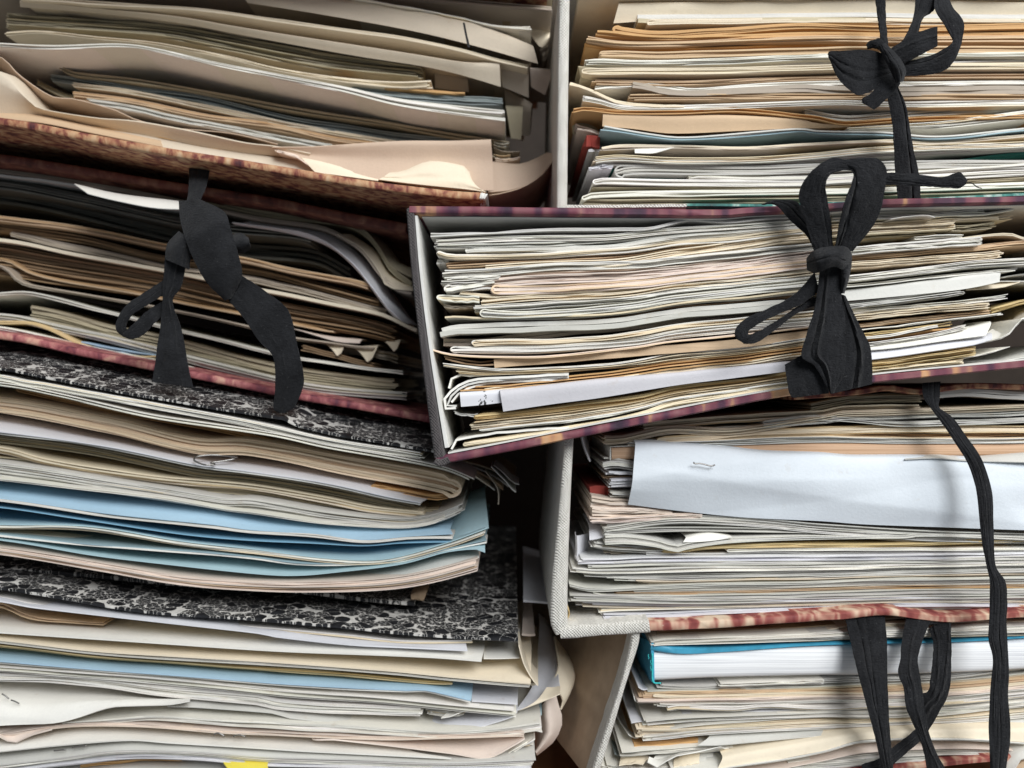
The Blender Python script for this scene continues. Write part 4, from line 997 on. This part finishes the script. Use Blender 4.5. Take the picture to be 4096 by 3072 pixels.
GB("13 352 935 440 950 700 968 950 962", 46, 5, 'G', .023, jl=14, jr=10)
GB("13 820 975 900 985 1100 962 1400 948 1908 942|14 300 1132 800 1136 1653 1106", 34, 3, 'Y', .022, fold=None)
GB("13 440 1000 700 985 820 985", 40, 5, 'X', .027, jl=14, jr=8)
GB("13 1260 990 1500 985 1908 985|14 400 1185 1653 1170", 18, 4, 'W', .021, fold='L')
GB("13 708 1004 900 1012 1200 1015 1908 1012|14 400 1205 1000 1190 1653 1180", 22, 2, 'G', .021)
GB("13 262 1052 500 1050 700 1040 1300 1035 1908 1030|14 400 1225 900 1212 1653 1200", 36, 5, 'L', .020, jl=6)
GB("13 320 1088 700 1070 1200 1070 1908 1062|14 400 1255 900 1242 1653 1225", 34, 4, 'G', .020, jl=8)
GB("13 218 1108 400 1122 560 1120 1000 1106 1908 1096|14 400 1282 900 1268 1653 1250", 34, 5, 'W', .020, jl=10)
GB("13 300 1140 480 1150 700 1140 1300 1132 1908 1126|14 400 1302 900 1290 1653 1275", 34, 5, 'G', .021, jl=26)
GB("13 460 1165 700 1172 1300 1162 1908 1152|14 400 1325 900 1318 1653 1302", 30, 4, 'G', .021, jl=22)
GB("13 640 1190 900 1198 1300 1188 1908 1178|14 400 1345 900 1342 1653 1330", 26, 3, 'C', .022, jl=16)
patch(g, [("13 215 1150 350 1165 600 1180", .05), ("13 205 1215 350 1245 600 1248", .022)], 'E', back=.03)
GB("13 205 1216 350 1246 700 1232 1300 1215 1908 1205|14 400 1370 900 1365 1653 1355", 26, 3, 'G', .020, jl=2)
GB("13 636 1250 900 1245 1300 1238 1908 1228|14 400 1392 900 1388 1653 1380", 26, 4, 'W', .021, fold='L')
GB("13 510 1266 900 1272 1300 1264 1908 1250|14 400 1412 900 1410 1653 1402", 22, 3, 'T', .022)
GB("13 340 1262 420 1282 800 1290 1300 1285 1908 1272|14 400 1430 900 1430 1653 1425", 30, 4, 'G', .021, jl=8)
GB("13 190 1290 400 1295 900 1312 1300 1308 1908 1298|14 400 1452 900 1455 1653 1450", 46, 7, 'G', .019, jl=12)
GB("13 240 1330 420 1335 900 1340 1300 1335 1908 1325|14 400 1480 900 1480 1653 1475", 40, 5, 'L', .020, jl=22)
GB("13 400 1385 560 1378 900 1372 1300 1362 1908 1345|14 400 1505 900 1500 1653 1500", 42, 4, 'W', .021, jl=5)
GB("13 432 1420 700 1415 1000 1402 1300 1392 1908 1370|14 400 1530 900 1520 1653 1525", [56, 52, 44, 36], 5, 'L', .020, jl=3)
GB("13 1100 1432 1400 1418 1908 1392|14 400 1556 760 1530 1000 1545 1653 1548", 22, 3, 'G', .020)
patch(g, [("13 292 215 310 300 350 410", .03), ("13 320 220 340 310 352 405", .05)], 'L', back=.01, n=14)
patch(g, [("13 262 900 265 1000 258 1060", .03), ("13 350 880 340 960 320 1030", .04)], 'L', back=.01, n=14)
patch(g, [("13 190 1350 212 1420 182 1478", .0175), ("13 186 1350 195 1420 180 1470", .03)], 'Y', back=.01, n=12)
r = ribbon(G, "long untied black tape hanging down the right side")
oG = G.location
strip("tail", "14 1010 130 1018 220 1080 310 1180 450 1300 640 1350 800 1370 960 1390 1150 1430 1340 1440 1420 1432 1640|16 1850 480 1888 650 1870 900 1850 1300 1872 1720",
      "14 1125 120 1116 240 1112 285 1200 350 1280 460 1390 620 1452 830 1456 1000 1470 1280 1532 1380 1546 1500 1541 1640|16 2022 560 2032 800 2022 1000 2050 1350 1998 1720",
      [.012, .006, .000, -.003, -.006, -.010, -.012, -.014], r, oG, crease=1, camp=.0007, n=90)

# ================================================================== H: portfolio, bottom right
H = root("portfolio", 760, 740, .05, "portfolio at bottom right with leaning linen-edged brown board spine")
upright("spine_edge", "15 500 360 490 500 400 860 280 1230 120 1720", "15 582 360 568 500 452 860 345 1230 195 1720", M_LINEN, H, .0135, .006, "linen covered front edge of the spine")
upright("spine", "15 506 360 496 500 406 860 286 1230 126 1720", "15 576 360 562 500 446 860 339 1230 189 1720", M_TANBOARD, H, .0195, .14, "brown outer board of the leaning spine", rough=.05, skew=-.28)
board("lower_cover", "16 500 1700 980 1648 1280 1610 1450 1598 1860 1558 2174 1545", 54, M_REDG, H, .012, .14, 0)
h_ = 'H'
def HB(s, h, n, c, y=.020, **k): return bundle(h_, s, h, n, c, y, depth=k.pop('depth', .10), **k)
HB("15 720 400 1300 372 2212 330|16 1000 270 2174 258", 50, 3, 'X', .024)
HB("15 1330 420 1700 400 2212 375|16 600 340 2174 300", 40, 4, 'C', .021, fold='L')
HB("15 660 470 740 452 1200 436 2212 402|16 600 400 2174 340", [60, 68, 70, 60], 6, 'W', .0155, jl=6)
HB("16 0 420 1000 380 2174 360", 90, 7, 'G', .017)
# blue book
bk = root("book", 800, 690, .03, "thick blue cloth-covered hardback book with white page block"); bk["category"] = "book"
board("page_block", "15 692 578 1200 548 2212 512|16 700 525 1500 500 2174 470", [252, 262, 278, 282, 262, 210], M_BOOKPAGES, bk, .017, .1, 0, wav=.05, rough=.03)
board("upper_cover", "15 672 484 900 528 1200 535 2212 492|16 700 505 1500 492 2174 456", [76, 24, 12, 9, 8], M_BLUECOV, bk, .0160, .11, 0, wav=.1)
board("lower_cover", "15 690 832 1200 832 2212 792|16 640 812 1000 784 1500 782 1850 722 2174 676", 5, M_BLUECOV, bk, .032, .11, 0, wav=.1)
sp = patch(None, [("15 568 430 566 560 580 660 650 795", .05), ("15 620 450 625 600 650 730 668 810", .03), ("15 684 490 688 600 690 730 692 838", .0165)], 'D', t=.0012, back=.02, mat=M_BLUECOV, name="spine", parent=bk, ext=False)
sp.location = tuple(np.array(sp.location)-np.array(bk.location))
for i in range(3):
    x, y0 = 674+rng.normal()*8, 590+i*52
    p = dense(path(f"15 {x} {y0} {x-5} {y0+18} {x+3} {y0+30} {x-3} {y0+44}", False), 5)
    mesh_obj("loose_thread", tube_mesh("loose_thread", P3(p, .0150)-np.array(bk.location), .00015, 5), M_TURQ, bk)
p = dense(path("15 684 585 686 700 684 800 700 842 760 846", False), 8)
mesh_obj("frayed_hem", tube_mesh("frayed_hem", P3(p, .0155)-np.array(bk.location), .00032, 6), M_TURQ, bk)
HB("15 720 850 1000 862 1300 850 2212 808|16 700 820 1500 795 2174 705", [40, 50, 50, 60], 4, 'G', .021, jl=10)
HB("15 1262 848 1500 842 2212 815", 34, 3, 'W', .019, jl=4)
HB("15 640 900 900 895 1400 892 2212 862|16 700 880 1500 850 2174 780", 40, 4, 'G', .022)
HB("15 560 930 900 918 1400 905 2212 895|16 700 925 1500 890 2174 830", [60, 44, 40], 5, 'T', .020, jl=8)
HB("15 690 945 1000 955 1500 945 2212 925|16 700 960 1500 930 2174 870", 34, 5, 'C', .019, fold='L')
HB("15 540 985 900 985 1400 978 2212 955|16 700 985 1500 960 2174 900", 36, 5, 'P', .019, jl=3)
patch(h_, [("15 500 730 560 770 640 830", .04), ("15 560 880 600 905 640 900", .020)], 'L', back=.03, n=12)
patch(h_, [("15 470 800 530 850 580 900", .05), ("15 520 960 540 1010 600 1022", .021)], 'G', back=.03, n=12)
HB("15 680 1020 900 1032 1300 1018 1500 1020 2212 990|16 700 1030 1500 1000 2174 930", 30, 4, 'W', .019, jl=8)
HB("15 800 1060 900 1042 1400 1058 1600 1032 1750 1025 2212 1048|16 700 1072 1500 1040 2174 970", [40, 46, 40, 36], 4, 'W', .019, jl=8)
HB("15 880 1100 1300 1095 2212 1075|16 700 1110 1500 1070 2174 1010", 34, 4, 'L', .022, jl=14)
patch(h_, [("15 420 960 500 1010 620 1060 800 1090", .045), ("15 500 1200 560 1190 650 1180 800 1150", .022)], 'L', back=.03, crumple=.0008)
HB("15 600 1172 900 1148 1300 1130 2212 1095|16 700 1145 1500 1100 2174 1040", 48, 5, 'W', .019, jl=8)
HB("15 820 1225 1200 1185 2212 1130|16 700 1180 1500 1140 2174 1075", 32, 4, 'W', .020, jl=14)
patch(h_, [("15 360 1120 420 1180 520 1230", .05), ("15 470 1300 520 1330 560 1330", .024)], 'G', back=.03, n=12)
HB("15 512 1222 800 1225 1100 1215 2212 1165|16 700 1215 1500 1170 2174 1110", [100, 60, 50, 44], 8, 'C', .020, jl=10)
HB("15 600 1315 800 1300 1150 1262 2212 1210|16 700 1245 1500 1205 2174 1145", [44, 44, 50, 44], 6, 'W', .019, jl=10)
HB("15 520 1370 700 1368 1110 1332", [40, 46, 40], 2, 'O', .021)
patch(h_, [("15 1190 1308 1500 1290 2212 1245|16 700 1290 1500 1250 2174 1190", .022), ("15 1085 1400 1300 1395 2212 1310|16 700 1350 1500 1310 2174 1290", .016)], 'G', back=.06, label="broad grey-white sheet near the bottom of the lower right portfolio")
patch(h_, [("15 310 1320 400 1340 520 1380", .05), ("15 350 1470 400 1490 560 1420", .024)], 'S', back=.03, n=14)
HB("15 395 1460 700 1436 1100 1405 1400 1385", 40, 7, 'W', .019, jl=4)
patch(h_, [("15 740 1470 900 1440 1200 1420 1400 1400", .024), ("15 640 1545 720 1590 900 1480 1300 1430", .015)], 'W', crumple=.0012, back=.03)
patch(h_, [("15 400 1500 560 1480 650 1500", .024), ("15 390 1580 520 1570 600 1560", .016)], 'C', crumple=.001, back=.03, n=14)
for i in range(4):
    patch(h_, [(f"15 {880+i*45} {1500-i*6} {960+i*40} {1460} {1100+i*60} {1440}", .024+.001*i), (f"15 {870+i*45} {1580} {950+i*40} {1570} {1100+i*60} {1560}", .017+.0012*i)], 'CGWL'[i], crumple=.0008, back=.03, n=14)
patch(h_, [("15 1305 1495 1500 1455 1800 1405 2212 1330|16 700 1330 1500 1300 2174 1290", .014), ("15 1262 1600 1500 1570 1800 1520 2212 1440|16 700 1400 1500 1380 2174 1420", .012)], 'C', back=.05, label="pale cream folded sheet crossing the bottom right under the black tapes")
HB("15 860 1640 1300 1600 1800 1525 2212 1445|16 700 1410 1500 1390 2174 1430", 16, 2, 'W', .0115)
patch(h_, [("15 1300 1620 1800 1540 2212 1465|16 700 1425 1500 1405 2174 1445", .020), ("15 1300 1700 1800 1610 2212 1530|16 700 1520 1500 1480 2174 1500", .014)], 'P', back=.05)
HB("15 200 1560 500 1590 860 1585 1100 1600", [60, 60, 90], 8, 'W', .021, jl=14, jr=10)
HB("16 0 1600 700 1530 1300 1490 2174 1480", 70, 6, 'W', .017)
HB("16 0 1650 500 1620 860 1590 1300 1560", 40, 3, 'G', .015)
patch(h_, [("16 1990 1640 2080 1540 2174 1470", .012), ("16 2060 1720 2110 1640 2180 1560", .008)], 'W', back=.03, n=14, label="white paper corner at the very bottom right")
HB("16 2100 1640 2174 1600", 60, 1, 'T', .010)
r = ribbon(H, "two black tapes hanging over the blue book")
oH = H.location
strip("tail", "16 520 232 590 540 660 830 740 1130 800 1350 880 1720", "16 888 232 912 500 916 800 926 1100 946 1400 975 1720", [.0145, .009, .000, -.002, -.002, .000], r, oH, crease=2, camp=.0010)
strip("loop", "16 1300 380 1340 500 1340 600 1320 800 1295 950 1230 985 1200 1100", "16 1498 250 1505 600 1492 900 1450 1040 1372 1180 1290 1320 1240 1330", [.0145, .006, .002, .006], r, oH, crease=2, camp=.0010)
strip("loop", "16 1096 250 1050 500 1040 650 1018 790 1070 930 1090 1100 1180 1310 1250 1500 1290 1720", "16 1340 250 1252 450 1212 590 1195 680 1222 850 1242 980 1292 1300 1350 1480 1480 1720", [.0142, .006, -.003, -.005, -.004, .000], r, oH, crease=1, camp=.0010)
strip("loop", "16 1090 270 1250 262 1350 260 1500 285", "16 1110 340 1250 345 1350 335 1490 380", [.0140, .0125, .0140], r, oH, crease=1)
strip("tail", "16 680 1630 850 1570 960 1480 1180 1305", "16 700 1720 900 1680 990 1605 1230 1400", [.006, .006, .008], r, oH, crease=1)

# ================================================================== ink mark and labels
mk = patch(None, [("2 1384 168 1400 168", .0575), ("2 1402 260 1418 260", .0570), ("2 1420 348 1440 350", .0560)], 'K', t=.0003, back=0, mat=M_INK, name="ink_mark", ext=False, n=8, parent=A)
mk.location = tuple(np.array(mk.location)-np.array(A.location))

ORD = ("first second third fourth fifth sixth seventh eighth ninth tenth eleventh twelfth thirteenth fourteenth fifteenth sixteenth seventeenth "
       "eighteenth nineteenth twentieth").split()
TENS = {2: 'twenty', 3: 'thirty', 4: 'forty', 5: 'fifty', 6: 'sixty', 7: 'seventy', 8: 'eighty'}
TENTH = {2: 'twentieth', 3: 'thirtieth', 4: 'fortieth', 5: 'fiftieth', 6: 'sixtieth', 7: 'seventieth', 8: 'eightieth'}
def ordinal(i):
    if i <= 20: return ORD[i-1]
    return TENTH[i//10] if i % 10 == 0 else TENS[i//10]+'-'+ORD[i % 10-1]
WHERE = {'A': 'in the shaded top left portfolio', 'B': 'in the dark left portfolio', 'C': 'between the two black marbled covers',
         'D': 'below the lowest black marbled cover', 'E': 'in the charcoal-spined centre portfolio', 'F': 'in the top right linen portfolio',
         'G': 'in the right linen portfolio', 'H': 'in the bottom right portfolio'}
GRP = {'A': 'papers in the top left portfolio', 'B': 'papers in the dark left portfolio', 'C': 'papers between the black covers', 'D': 'papers at the bottom left',
       'E': 'papers in the centre portfolio', 'F': 'papers in the top right portfolio', 'G': 'papers in the right portfolio', 'H': 'papers in the bottom right portfolio'}
for st in WHERE:
    kinds = {}
    for o, words, s_, v, cat in sorted([x for x in LAYERS if x[2] == st], key=lambda x: x[3]):
        kinds.setdefault(words, []).append((o, cat))
    for words, items in kinds.items():
        for i, (o, cat) in enumerate(items):
            if len(items) == 1: lab = f"the only {words} {WHERE[st]}"
            else: lab = f"{words}, {ordinal(i+1)} such from the top {WHERE[st]}"
            tag(o, lab, cat, GRP[st])
